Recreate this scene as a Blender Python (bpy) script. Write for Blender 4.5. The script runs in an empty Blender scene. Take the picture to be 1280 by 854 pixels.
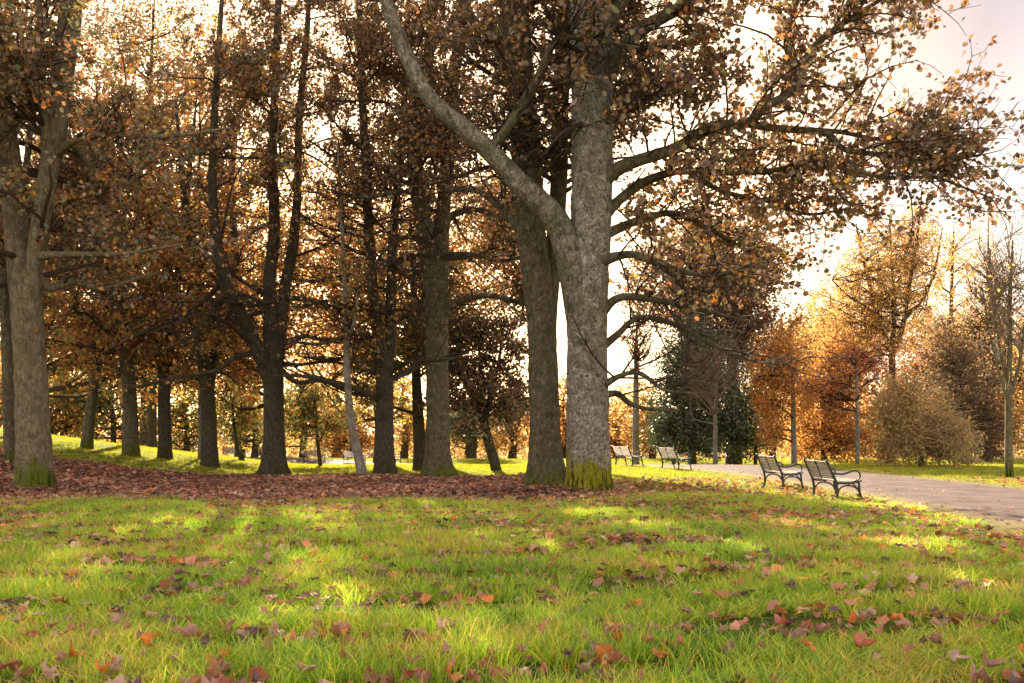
import bpy, math
import numpy as np
from mathutils import Vector

scene = bpy.context.scene
COL = scene.collection
rad = math.radians

# ------------------------------------------------------------------ camera
F = 1244.0            # focal length in photograph pixels (36 mm sensor = 1280 px)
HOR = 540.0           # row of the horizon
EYE = 1.47
cam = bpy.data.cameras.new("camera")
cam.sensor_width = 36.0
cam.lens = 36.0 * F / 1280.0
cam.shift_y = (HOR - 427.0) / 1280.0
cam.clip_start = 0.1
cam.clip_end = 4000.0
cam_ob = bpy.data.objects.new("camera", cam)
COL.objects.link(cam_ob)
cam_ob.location = (0, 0, EYE)
cam_ob.rotation_euler = (rad(90), 0, 0)
scene.camera = cam_ob

# ------------------------------------------------------------------ light
SUN_AZ = rad(-11.0)    # from +Y towards +X
SUN_EL = rad(24.0)
SUN_DIR = Vector((math.sin(SUN_AZ) * math.cos(SUN_EL), math.cos(SUN_AZ) * math.cos(SUN_EL), math.sin(SUN_EL)))
EXPOSURE = 2.35
SKY_STRENGTH = 0.11
SUN_STRENGTH = 5.0

sun = bpy.data.lights.new("sun", 'SUN')
sun.energy = SUN_STRENGTH
sun.angle = rad(0.6)
sun.color = (1.0, 0.82, 0.60)
sun_ob = bpy.data.objects.new("sun", sun)
COL.objects.link(sun_ob)
sun_ob.location = (-20, 100, 60)
sun_ob.rotation_euler = (-SUN_DIR).to_track_quat('-Z', 'Y').to_euler()

world = bpy.data.worlds.new("World")
scene.world = world
world.use_nodes = True
wn, wl = world.node_tree.nodes, world.node_tree.links
wn.clear()
w_out = wn.new("ShaderNodeOutputWorld")
w_bg = wn.new("ShaderNodeBackground")
w_bg.inputs["Strength"].default_value = SKY_STRENGTH
w_sky = wn.new("ShaderNodeTexSky")
w_sky.sky_type = 'NISHITA'
w_sky.sun_disc = False
w_sky.sun_elevation = SUN_EL
w_sky.sun_rotation = SUN_AZ
w_sky.air_density = 1.0
w_sky.dust_density = 1.5
w_sky.ozone_density = 1.0
# thin high cloud lit by the low sun: warm veil, brighter round the sun and again far from it
w_tc = wn.new("ShaderNodeTexCoord")
w_map = wn.new("ShaderNodeMapping")
w_map.inputs["Scale"].default_value = (1.3, 1.3, 4.5)
wl.new(w_tc.outputs["Generated"], w_map.inputs["Vector"])
w_noise = wn.new("ShaderNodeTexNoise")
w_noise.inputs["Scale"].default_value = 1.6
w_noise.inputs["Detail"].default_value = 6.0
w_noise.inputs["Roughness"].default_value = 0.5
wl.new(w_map.outputs["Vector"], w_noise.inputs["Vector"])
w_ramp = wn.new("ShaderNodeValToRGB")
w_ramp.color_ramp.elements[0].position = 0.36
w_ramp.color_ramp.elements[0].color = (0.90, 0.90, 0.90, 1)
w_ramp.color_ramp.elements[1].position = 0.66
w_ramp.color_ramp.elements[1].color = (0.99, 0.99, 0.99, 1)
wl.new(w_noise.outputs["Fac"], w_ramp.inputs["Fac"])
w_dot = wn.new("ShaderNodeVectorMath")
w_dot.operation = 'DOT_PRODUCT'
w_nrm = wn.new("ShaderNodeVectorMath")
w_nrm.operation = 'NORMALIZE'
wl.new(w_tc.outputs["Generated"], w_nrm.inputs[0])
wl.new(w_nrm.outputs["Vector"], w_dot.inputs[0])
w_dot.inputs[1].default_value = SUN_DIR
w_pow = wn.new("ShaderNodeMapRange")
w_pow.inputs["From Min"].default_value = 0.55
w_pow.inputs["From Max"].default_value = 1.0
w_pow.interpolation_type = 'SMOOTHERSTEP'
wl.new(w_dot.outputs["Value"], w_pow.inputs["Value"])
w_cloud = wn.new("ShaderNodeValToRGB")
cr = w_cloud.color_ramp
cr.elements[0].position = 0.0
cr.elements[0].color = (2.3, 2.0, 2.0, 1)
cr.elements[1].position = 1.0
cr.elements[1].color = (5.2, 3.5, 2.25, 1)
e = cr.elements.new(0.72)
e.color = (1.22, .96, .91, 1)
e = cr.elements.new(0.88)
e.color = (2.0, 1.45, 1.12, 1)
wl.new(w_pow.outputs["Result"], w_cloud.inputs["Fac"])
# streaks of slightly thicker and thinner cloud
w_str = wn.new("ShaderNodeMapRange")
w_str.inputs["From Min"].default_value = 0.32
w_str.inputs["From Max"].default_value = 0.68
w_str.inputs["To Min"].default_value = 0.80
w_str.inputs["To Max"].default_value = 1.15
wl.new(w_noise.outputs["Fac"], w_str.inputs["Value"])
w_cl2 = wn.new("ShaderNodeVectorMath")
w_cl2.operation = 'SCALE'
wl.new(w_cloud.outputs["Color"], w_cl2.inputs[0])
wl.new(w_str.outputs["Result"], w_cl2.inputs["Scale"])
w_mix = wn.new("ShaderNodeMix")
w_mix.data_type = 'RGBA'
wl.new(w_ramp.outputs["Color"], w_mix.inputs["Factor"])
wl.new(w_sky.outputs["Color"], w_mix.inputs["A"])
wl.new(w_cl2.outputs["Vector"], w_mix.inputs["B"])
# brighter, creamier band of haze low over the land, all the way round
w_sep = wn.new("ShaderNodeSeparateXYZ")
wl.new(w_nrm.outputs["Vector"], w_sep.inputs["Vector"])
w_hz = wn.new("ShaderNodeMapRange")
w_hz.interpolation_type = 'SMOOTHSTEP'
w_hz.inputs["From Min"].default_value = 0.42
w_hz.inputs["From Max"].default_value = 0.10
wl.new(w_sep.outputs["Z"], w_hz.inputs["Value"])
w_glow = wn.new("ShaderNodeMix")
w_glow.data_type = 'RGBA'
w_glow.blend_type = 'MULTIPLY'
wl.new(w_hz.outputs["Result"], w_glow.inputs["Factor"])
wl.new(w_mix.outputs["Result"], w_glow.inputs["A"])
w_glow.inputs["B"].default_value = (2.2, 2.0, 1.65, 1)
wl.new(w_glow.outputs["Result"], w_bg.inputs["Color"])
wl.new(w_bg.outputs["Background"], w_out.inputs["Surface"])

scene.view_settings.view_transform = 'Standard'
scene.view_settings.look = 'None'
scene.view_settings.exposure = EXPOSURE
scene.view_settings.gamma = 1.0
scene.view_settings.use_curve_mapping = False
scene.render.engine = 'CYCLES'
scene.cycles.max_bounces = 6
scene.cycles.diffuse_bounces = 3
scene.cycles.glossy_bounces = 2
scene.cycles.transmission_bounces = 4
scene.cycles.caustics_reflective = False
scene.cycles.caustics_refractive = False
scene.cycles.use_denoising = True
try:
    scene.cycles.denoiser = 'OPENIMAGEDENOISE'
except Exception:
    pass

# ------------------------------------------------------------------ helpers
def tag(o, label=None, cat=None, group=None, kind=None):
    if label: o["label"] = label
    if cat: o["category"] = cat
    if group: o["group"] = group
    if kind: o["kind"] = kind
    return o

def smooth(a, b, x):
    t = np.clip((np.asarray(x, dtype=float) - a) / (b - a), 0, 1)
    return t * t * (3 - 2 * t)

def vnoise(x, y, seed=0):
    """cheap smooth pseudo noise, about -1..1"""
    r = np.random.RandomState(seed)
    s = 0
    for k in range(5):
        a = r.uniform(0, 6.283)
        f = r.uniform(0.7, 1.6)
        s = s + np.sin((np.cos(a) * x + np.sin(a) * y) * f + r.uniform(0, 6.283))
    return s / 3.2

def path_c(t):
    pass

PATH_PTS = np.array([(9.2, -6), (9.7, 6), (10.0, 14), (10.6, 22), (10.6, 30), (9.9, 38), (8.0, 46), (4.6, 54), (0.0, 61), (-6, 67), (-14, 72.5), (-24, 76), (-45, 79), (-80, 81)], float)

def catmull(P, K, warp=1.0):
    P = np.asarray(P, float)
    n = len(P)
    if n == 2:
        t = np.linspace(0, 1, K)[:, None]
        return P[0] * (1 - t) + P[1] * t
    Q = np.vstack([2 * P[0] - P[1], P, 2 * P[-1] - P[-2]])
    seg = np.linalg.norm(np.diff(P, axis=0)[:, :3], axis=1)
    s = np.concatenate([[0], np.cumsum(seg)])
    u = s[-1] * np.linspace(0, 1, K) ** warp
    out = []
    for x in u:
        i = min(int(np.searchsorted(s, x, side='right') - 1), n - 2)
        t = (x - s[i]) / max(seg[i], 1e-9)
        p0, p1, p2, p3 = Q[i], Q[i + 1], Q[i + 2], Q[i + 3]
        out.append(0.5 * (2 * p1 + (p2 - p0) * t + (2 * p0 - 5 * p1 + 4 * p2 - p3) * t * t + (3 * p1 - p0 - 3 * p2 + p3) * t ** 3))
    return np.array(out)

PATH = catmull(PATH_PTS, 140)
PATH_HALF = 2.75

def path_dist(x, y):
    x = np.asarray(x, float); y = np.asarray(y, float)
    best = np.full(x.shape, 1e9)
    for p in PATH:
        d = (x - p[0]) ** 2 + (y - p[1]) ** 2
        best = np.minimum(best, d)
    return np.sqrt(best)

def gz(x, y):
    x = np.asarray(x, float); y = np.asarray(y, float)
    z = -1.0 * smooth(41, 70, y) + 0.42 * smooth(63, 81, y) - 0.035 * np.clip(y - 76, 0, 200) - 0.0 * x
    up = np.clip(-(x + 9.6), 0, 14)
    mound = 0.135 * np.sqrt(up * up + 0.6) - 0.135 * math.sqrt(0.6)
    z = z + mound * smooth(19, 33, y) * (1 - 0.9 * smooth(42, 64, y))
    lawn = smooth(3.6, 6.0, np.abs(x - 10)) + smooth(36, 46, y)
    z = z + 0.035 * vnoise(x * 0.9, y * 0.9, 3) * np.clip(smooth(7.0, 3.0, x), 0, 1) * smooth(40, 30, y)
    return z

def P(px, py, Y):
    return np.array([(px - 640.0) / F * Y, Y, EYE + (HOR - py) / F * Y])

def on_ground(px, Y):
    x = (px - 640.0) / F * Y
    return np.array([x, Y, float(gz(x, Y))])

def mk(name, V, faces, mat, parent=None, col=None, smooth_shade=True, link=True):
    """faces: list of (M,k) int arrays"""
    V = np.asarray(V, dtype=np.float32).reshape(-1, 3)
    if parent is not None:
        V = V - np.array(parent.location, dtype=np.float32)
    me = bpy.data.meshes.new(name)
    me.vertices.add(len(V))
    me.vertices.foreach_set("co", V.ravel())
    faces = [np.asarray(f, dtype=np.int32) for f in faces if len(f)]
    loops = np.concatenate([f.ravel() for f in faces])
    counts = np.concatenate([np.full(len(f), f.shape[1], dtype=np.int32) for f in faces])
    starts = np.concatenate([[0], np.cumsum(counts)[:-1]]).astype(np.int32)
    me.loops.add(len(loops))
    me.loops.foreach_set("vertex_index", loops)
    me.polygons.add(len(counts))
    me.polygons.foreach_set("loop_start", starts)
    try:
        me.polygons.foreach_set("loop_total", counts)
    except Exception:
        pass
    me.polygons.foreach_set("use_smooth", np.full(len(counts), smooth_shade, dtype=bool))
    if col is not None:
        a = me.attributes.new("Col", 'FLOAT_COLOR', 'POINT')
        c = np.ones((len(V), 4), dtype=np.float32)
        c[:, :3] = col
        a.data.foreach_set("color", c.ravel())
    me.update(calc_edges=True)
    me.validate()
    if mat is not None:
        me.materials.append(mat)
    o = bpy.data.objects.new(name, me)
    if link:
        COL.objects.link(o)
    if parent is not None:
        o.parent = parent
    return o

def empty(name, loc, label, cat, group=None):
    o = bpy.data.objects.new(name, None)
    COL.objects.link(o)
    o.empty_display_size = 0.3
    o.location = [float(v) for v in loc]
    tag(o, label, cat, group)
    return o

def unit(v):
    return v / np.maximum(np.linalg.norm(v, axis=-1, keepdims=True), 1e-9)

def tubes(PP, RR, sides, rfun=None):
    """PP (N,K,3), RR (N,K) -> V, quads"""
    PP = np.asarray(PP, float); RR = np.asarray(RR, float)
    N, K, _ = PP.shape
    T = np.empty_like(PP)
    T[:, 1:-1] = PP[:, 2:] - PP[:, :-2]
    T[:, 0] = PP[:, 1] - PP[:, 0]
    T[:, -1] = PP[:, -1] - PP[:, -2]
    T = unit(T)
    avg = unit(PP[:, -1] - PP[:, 0])
    ax = np.argmin(np.abs(avg), axis=1)
    ref = np.zeros((N, 3)); ref[np.arange(N), ax] = 1.0
    U = unit(np.cross(T, ref[:, None, :]))
    W = np.cross(T, U)
    th = np.linspace(0, 2 * np.pi, sides, endpoint=False)
    R = RR[:, :, None] * np.ones((1, 1, sides))
    if rfun is not None:
        R = R * rfun
    V = PP[:, :, None, :] + R[..., None] * (np.cos(th)[None, None, :, None] * U[:, :, None, :] + np.sin(th)[None, None, :, None] * W[:, :, None, :])
    idx = np.arange(N * K * sides).reshape(N, K, sides)
    a = idx[:, :-1, :]
    b = np.roll(a, -1, axis=2)
    c = idx[:, 1:, :]
    d = np.roll(c, -1, axis=2)
    Q = np.stack([a, b, d, c], axis=-1).reshape(-1, 4)
    return V.reshape(-1, 3), Q

def boxes(C, S):
    """axis-aligned boxes, centres and sizes"""
    V = []; Q = []
    for c, s in zip(C, S):
        b = len(V)
        for dz in (-.5, .5):
            for dx, dy in ((-.5, -.5), (.5, -.5), (.5, .5), (-.5, .5)):
                V.append((c[0] + dx * s[0], c[1] + dy * s[1], c[2] + dz * s[2]))
        for f in ((3, 2, 1, 0), (4, 5, 6, 7), (0, 1, 5, 4), (1, 2, 6, 5), (2, 3, 7, 6), (3, 0, 4, 7)):
            Q.append([b + k for k in f])
    return np.array(V), np.array(Q)

# ------------------------------------------------------------------ materials
def new_mat(name):
    m = bpy.data.materials.new(name)
    m.use_nodes = True
    nt = m.node_tree
    nt.nodes.clear()
    out = nt.nodes.new("ShaderNodeOutputMaterial")
    return m, nt, nt.nodes, nt.links, out

def ramp(n, stops, interp='LINEAR'):
    r = n.new("ShaderNodeValToRGB")
    cr = r.color_ramp
    cr.interpolation = interp
    while len(cr.elements) > 1:
        cr.elements.remove(cr.elements[-1])
    cr.elements[0].position = stops[0][0]
    cr.elements[0].color = (*stops[0][1], 1)
    for p, c in stops[1:]:
        e = cr.elements.new(p)
        e.color = (*c, 1)
    return r

def noise(n, l, vec, scale, detail=4, rough=0.55, dist=0.0):
    t = n.new("ShaderNodeTexNoise")
    t.inputs["Scale"].default_value = scale
    t.inputs["Detail"].default_value = detail
    t.inputs["Roughness"].default_value = rough
    t.inputs["Distortion"].default_value = dist
    if vec is not None:
        l.new(vec, t.inputs["Vector"])
    return t

def mixc(n, l, fac, a, b, blend='MIX'):
    m = n.new("ShaderNodeMix")
    m.data_type = 'RGBA'
    m.blend_type = blend
    for key, v in (("Factor", fac), ("A", a), ("B", b)):
        s = m.inputs[key]
        if hasattr(v, "is_output"):
            l.new(v, s)
        elif key == "Factor":
            s.default_value = v
        else:
            s.default_value = (*v, 1)
    return m.outputs["Result"]

def bark_material(name, dark, light, lichen=None, lichen_amt=0.5, moss=0.0, moss_h=0.6, moss_col=(0.16, 0.17, 0.015), fine=1.0, zs=0.45):
    m, nt, n, l, out = new_mat(name)
    tc = n.new("ShaderNodeTexCoord")
    mp = n.new("ShaderNodeMapping")
    mp.inputs["Scale"].default_value = (1, 1, zs)
    l.new(tc.outputs["Object"], mp.inputs["Vector"])
    n1 = noise(n, l, mp.outputs["Vector"], 13 * fine, 8, 0.72, 0.5)
    r1 = ramp(n, [(0.38, dark), (0.60, light)])
    l.new(n1.outputs["Fac"], r1.inputs["Fac"])
    colr = r1.outputs["Color"]
    # vertical fissures
    vo = n.new("ShaderNodeTexVoronoi")
    vo.feature = 'DISTANCE_TO_EDGE'
    vo.inputs["Scale"].default_value = 13 * fine
    vo.inputs["Randomness"].default_value = 1.0
    nd = noise(n, l, mp.outputs["Vector"], 6, 3)
    addv = n.new("ShaderNodeVectorMath"); addv.operation = 'MULTIPLY_ADD'
    l.new(nd.outputs["Color"], addv.inputs[0])
    addv.inputs[1].default_value = (0.25, 0.25, 0.25)
    l.new(mp.outputs["Vector"], addv.inputs[2])
    l.new(addv.outputs["Vector"], vo.inputs["Vector"])
    cr_ = ramp(n, [(0.0, (0.0, 0.0, 0.0)), (0.09, (1, 1, 1))])
    l.new(vo.outputs["Distance"], cr_.inputs["Fac"])
    crack = mixc(n, l, 0.28, (1, 1, 1), cr_.outputs["Color"])
    colr = mixc(n, l, 1.0, colr, crack, 'MULTIPLY')
    if lichen:
        n2 = noise(n, l, tc.outputs["Object"], 5.5, 9, 0.72)
        r2 = ramp(n, [(0.50, (0, 0, 0)), (0.60, (lichen_amt,) * 3)])
        l.new(n2.outputs["Fac"], r2.inputs["Fac"])
        n3 = noise(n, l, tc.outputs["Object"], 24, 4, 0.7)
        r3 = ramp(n, [(0.44, (0.0,) * 3), (0.56, (1,) * 3)])
        l.new(n3.outputs["Fac"], r3.inputs["Fac"])
        f = mixc(n, l, 1.0, r2.outputs["Color"], r3.outputs["Color"], 'MULTIPLY')
        colr = mixc(n, l, f, colr, lichen)
        # dark blotches
        n4 = noise(n, l, tc.outputs["Object"], 2.6, 7, 0.7)
        r4 = ramp(n, [(0.52, (0, 0, 0)), (0.66, (0.65,) * 3)])
        l.new(n4.outputs["Fac"], r4.inputs["Fac"])
        colr = mixc(n, l, r4.outputs["Color"], colr, tuple(0.55 * c for c in dark))
    # green algae film in patches, then moss on the foot
    n5 = noise(n, l, tc.outputs["Object"], 1.5, 6, 0.65)
    r5 = ramp(n, [(0.45, (0, 0, 0)), (0.7, (0.55,) * 3)])
    l.new(n5.outputs["Fac"], r5.inputs["Fac"])
    colr = mixc(n, l, r5.outputs["Color"], colr, (0.085, 0.085, 0.032))
    if moss > 0:
        sep = n.new("ShaderNodeSeparateXYZ")
        l.new(tc.outputs["Object"], sep.inputs["Vector"])
        n6 = noise(n, l, mp.outputs["Vector"], 3.2, 6, 0.7)
        ma = n.new("ShaderNodeMath"); ma.operation = 'MULTIPLY_ADD'
        l.new(n6.outputs["Fac"], ma.inputs[0])
        ma.inputs[1].default_value = -2.2
        l.new(sep.outputs["Z"], ma.inputs[2])
        mr = n.new("ShaderNodeMapRange")
        mr.inputs["From Min"].default_value = moss_h - 0.95
        mr.inputs["From Max"].default_value = moss_h - 1.4
        mr.inputs["To Min"].default_value = 0.0
        mr.inputs["To Max"].default_value = moss
        l.new(ma.outputs["Value"], mr.inputs["Value"])
        n7 = noise(n, l, tc.outputs["Object"], 22, 5, 0.7)
        r7 = ramp(n, [(0.3, tuple(0.45 * c for c in moss_col)), (0.7, moss_col)])
        l.new(n7.outputs["Fac"], r7.inputs["Fac"])
        mp2 = n.new("ShaderNodeMapping"); mp2.inputs["Scale"].default_value = (9, 9, 1.1)
        l.new(tc.outputs["Object"], mp2.inputs["Vector"])
        n8 = noise(n, l, mp2.outputs["Vector"], 1.0, 5, 0.7)
        r8 = ramp(n, [(0.40, (0.22,) * 3), (0.50, (1.0,) * 3)])
        l.new(n8.outputs["Fac"], r8.inputs["Fac"])
        mc = mixc(n, l, 1.0, r7.outputs["Color"], r8.outputs["Color"], 'MULTIPLY')
        colr = mixc(n, l, mr.outputs["Result"], colr, mc)
    bs = n.new("ShaderNodeBsdfPrincipled")
    bs.inputs["Roughness"].default_value = 0.92
    bs.inputs["Specular IOR Level"].default_value = 0.15
    l.new(colr, bs.inputs["Base Color"])
    bm = n.new("ShaderNodeBump")
    bm.inputs["Strength"].default_value = 0.7
    bm.inputs["Distance"].default_value = 0.025
    hs = n.new("ShaderNodeMath"); hs.operation = 'MULTIPLY_ADD'
    l.new(n1.outputs["Fac"], hs.inputs[0]); hs.inputs[1].default_value = 1.2
    l.new(cr_.outputs["Color"], hs.inputs[2])
    l.new(hs.outputs["Value"], bm.inputs["Height"])
    l.new(bm.outputs["Normal"], bs.inputs["Normal"])
    l.new(bs.outputs["BSDF"], out.inputs["Surface"])
    return m

def leaf_material(name, trans=0.45, gloss=0.05, rough=0.55):
    m, nt, n, l, out = new_mat(name)
    at = n.new("ShaderNodeAttribute")
    at.attribute_name = "Col"
    df = n.new("ShaderNodeBsdfDiffuse")
    tr = n.new("ShaderNodeBsdfTranslucent")
    l.new(at.outputs["Color"], df.inputs["Color"])
    hs = n.new("ShaderNodeHueSaturation")
    hs.inputs["Saturation"].default_value = 1.0
    hs.inputs["Value"].default_value = 1.25
    l.new(at.outputs["Color"], hs.inputs["Color"])
    l.new(hs.outputs["Color"], tr.inputs["Color"])
    mx = n.new("ShaderNodeMixShader")
    mx.inputs["Fac"].default_value = trans
    l.new(df.outputs[0], mx.inputs[1]); l.new(tr.outputs[0], mx.inputs[2])
    gl = n.new("ShaderNodeBsdfGlossy")
    gl.inputs["Roughness"].default_value = rough
    m2 = n.new("ShaderNodeMixShader")
    m2.inputs["Fac"].default_value = gloss
    l.new(mx.outputs[0], m2.inputs[1]); l.new(gl.outputs[0], m2.inputs[2])
    l.new(m2.outputs[0], out.inputs["Surface"])
    return m

def plain_material(name, color, rough=0.6, spec=0.4, metal=0.0, vary=0.25, scale=14.0, stretch=(1, 1, 1), bump=0.15):
    m, nt, n, l, out = new_mat(name)
    tc = n.new("ShaderNodeTexCoord")
    mp = n.new("ShaderNodeMapping")
    mp.inputs["Scale"].default_value = stretch
    l.new(tc.outputs["Object"], mp.inputs["Vector"])
    n1 = noise(n, l, mp.outputs["Vector"], scale, 6, 0.65)
    r1 = ramp(n, [(0.3, tuple(c * (1 - vary) for c in color)), (0.7, tuple(min(1, c * (1 + vary)) for c in color))])
    l.new(n1.outputs["Fac"], r1.inputs["Fac"])
    bs = n.new("ShaderNodeBsdfPrincipled")
    bs.inputs["Roughness"].default_value = rough
    bs.inputs["Metallic"].default_value = metal
    bs.inputs["Specular IOR Level"].default_value = spec
    l.new(r1.outputs["Color"], bs.inputs["Base Color"])
    bm = n.new("ShaderNodeBump")
    bm.inputs["Strength"].default_value = bump
    bm.inputs["Distance"].default_value = 0.004
    l.new(n1.outputs["Fac"], bm.inputs["Height"])
    l.new(bm.outputs["Normal"], bs.inputs["Normal"])
    l.new(bs.outputs["BSDF"], out.inputs["Surface"])
    return m

M_GREY = bark_material("bark_grey", (0.085, 0.075, 0.055), (0.34, 0.315, 0.25), (0.56, 0.55, 0.47), 0.9, 1.0, 0.82, (0.30, 0.29, 0.02), 1.15, 0.8)
M_GREY_LIMB = bark_material("bark_grey_limb", (0.065, 0.058, 0.04), (0.24, 0.22, 0.16), (0.44, 0.44, 0.36), 0.7)
M_BROWN = bark_material("bark_brown", (0.06, 0.05, 0.03), (0.155, 0.135, 0.085), (0.30, 0.31, 0.24), 0.55, 0.85, 0.45, (0.14, 0.15, 0.02))
M_TAN = bark_material("bark_tan", (0.11, 0.09, 0.052), (0.235, 0.195, 0.12), (0.36, 0.35, 0.27), 0.45, 1.0, 0.55, (0.13, 0.17, 0.015))
M_DARK = bark_material("bark_dark", (0.04, 0.033, 0.023), (0.10, 0.083, 0.057), (0.2, 0.2, 0.16), 0.35, 0.5, 0.3, (0.08, 0.08, 0.02))  # brown bark again, with the dimness of backlit trunks put into the colour
M_PALE = bark_material("bark_pale", (0.17, 0.15, 0.12), (0.36, 0.33, 0.28), (0.5, 0.5, 0.46), 0.7, 0.4, 0.3)
M_TWIG = plain_material("twig_bark", (0.06, 0.043, 0.03), 0.9, 0.15, 0, 0.3, 3.0)
M_TWIG_STRAW = plain_material("twig_straw", (0.42, 0.30, 0.16), 0.9, 0.15, 0, 0.3, 3.0)
M_TWIG_PALE = plain_material("twig_bark_pale", (0.21, 0.165, 0.12), 0.9, 0.15, 0, 0.3, 3.0)
M_LEAF = leaf_material("leaf_autumn", 0.5, 0.04)
M_LEAF_DRY = leaf_material("leaf_dry", 0.30, 0.05)
M_LEAF_GROUND = leaf_material("leaf_fallen", 0.25, 0.05)
M_LEAF_HOLLY = leaf_material("leaf_evergreen", 0.2, 0.10, 0.4)

# palettes (rgb, weight)
BROWN = (0.195, 0.122, 0.062); RUST = (0.31, 0.155, 0.06); ORANGE = (0.50, 0.20, 0.045); OLIVE = (0.185, 0.165, 0.065)
YELLOW = (0.46, 0.29, 0.04); DULLP = (0.255, 0.165, 0.115); GREENY = (0.17, 0.19, 0.045); GREYG = (0.17, 0.175, 0.12)
PAL_SYC = [((.16, .10, .054), 7), (RUST, 3.5), (ORANGE, .9), (OLIVE, 3), (DULLP, 2.2), (YELLOW, .3)]
PAL_LEFT = [(BROWN, 5), (RUST, 4), (ORANGE, 1.5), (OLIVE, 4), (GREYG, 2.5), (DULLP, 2), (YELLOW, 1)]
PAL_BACK = [(RUST, 5), (ORANGE, 4), (YELLOW, 3), (OLIVE, 3), (GREENY, 2), (BROWN, 2)]
PAL_GLOW = [((.58, .27, .07), 4), ((.56, .37, .07), 2.5), ((.44, .20, .08), 5), ((.27, .27, .07), 2), ((.30, .19, .09), 2)]
PAL_DARK = [((0.13, 0.075, 0.045), 6), ((.26, .125, .06), 2), (BROWN, 4), (OLIVE, 1), (ORANGE, .5)]
PAL_YG = [(YELLOW, 4), (GREENY, 5), (OLIVE, 3), (ORANGE, 1)]
PAL_GOLD = [((0.54, 0.345, 0.11), 6), ((.50, .26, .08), 4), ((.52, .39, .11), 3), (RUST, 1.5)]
PAL_ORANGE = [((0.52, 0.24, 0.055), 6), (RUST, 2.5), ((0.56, 0.31, 0.07), 4), (BROWN, 1)]
PAL_RED = [((0.52, 0.14, 0.065), 5), (ORANGE, 4), (RUST, 4)]
PAL_HOLLY = [((0.062, 0.088, 0.032), 6), ((0.10, 0.125, 0.04), 3.5), ((0.045, 0.06, 0.026), 3)]
PAL_STRAW = [((0.46, 0.33, 0.13), 5), ((0.36, 0.32, 0.09), 4), ((0.33, 0.18, 0.07), 3), (GREENY, 1)]

def pick_cols(rng, pal, n):
    c = np.array([p[0] for p in pal]); w = np.array([p[1] for p in pal], float)
    k = rng.choice(len(pal), n, p=w / w.sum())
    return c[k]

# ------------------------------------------------------------------ leaves
KITE = (np.array([(0, 0), (.46, .34), (.2, .5), (0, 1), (-.2, .5), (-.46, .34)], float), [[0, 1, 2, 3], [0, 3, 4, 5]])
DIAM = (np.array([(0, 0), (.36, .45), (0, 1), (-.36, .45)], float), [[0, 1, 2, 3]])
_half = [(.24, -.07), (.46, .10), (.39, .27), (.53, .52), (.30, .60)]
HEX = (np.array([(0, 0), (.42, .18), (.40, .62), (0, .95), (-.42, .6), (-.4, .15)], float), [[0, 1, 2, 3], [0, 3, 4, 5]])
MAPLE = (np.array([(0, 0)] + _half + [(0, .92)] + [(-x, y) for x, y in _half[::-1]], float),
         [[0, 1, 2, 3, 4, 5, 6], [0, 6, 7, 8, 9, 10, 11]])
_h5 = [(.47, .06), (.31, .29), (.55, .56)]
LOBED = (np.array([(0, 0)] + _h5 + [(0, 1.0)] + [(-x, y) for x, y in _h5[::-1]], float), [[0, 1, 2, 3, 4], [0, 4, 5, 6, 7]])

def leaf_mesh(rng, pos, size, tmpl, cols, hang=0.55, fold=0.25):
    """returns V, faces, col for leaves at pos (N,3)"""
    N = len(pos)
    pts, faces = tmpl
    k = len(pts)
    d = rng.normal(size=(N, 3)); d[:, 2] = d[:, 2] * 0.6 - hang
    d = unit(d)
    r = rng.normal(size=(N, 3))
    s = unit(np.cross(d, r))
    nn = np.cross(d, s)
    sz = size * rng.uniform(0.65, 1.2, N)
    f = fold * rng.uniform(-1, 1.2, N)
    x = pts[:, 0]; y = pts[:, 1]
    curl = rng.uniform(-0.3, 0.3, N)
    V = pos[:, None, :] + sz[:, None, None] * (x[None, :, None] * s[:, None, :] + y[None, :, None] * d[:, None, :]
        + (f[:, None] * np.abs(x)[None, :] * 1.6 + curl[:, None] * (y * y)[None, :])[..., None] * nn[:, None, :])
    fs = {}
    base = (np.arange(N) * k)[:, None]
    for q in faces:
        fs.setdefault(len(q), []).append(base + np.array(q)[None, :])
    F_ = [np.concatenate(v) for v in fs.values()]
    C = np.repeat(cols, k, axis=0)
    return V.reshape(-1, 3), F_, C

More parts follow.
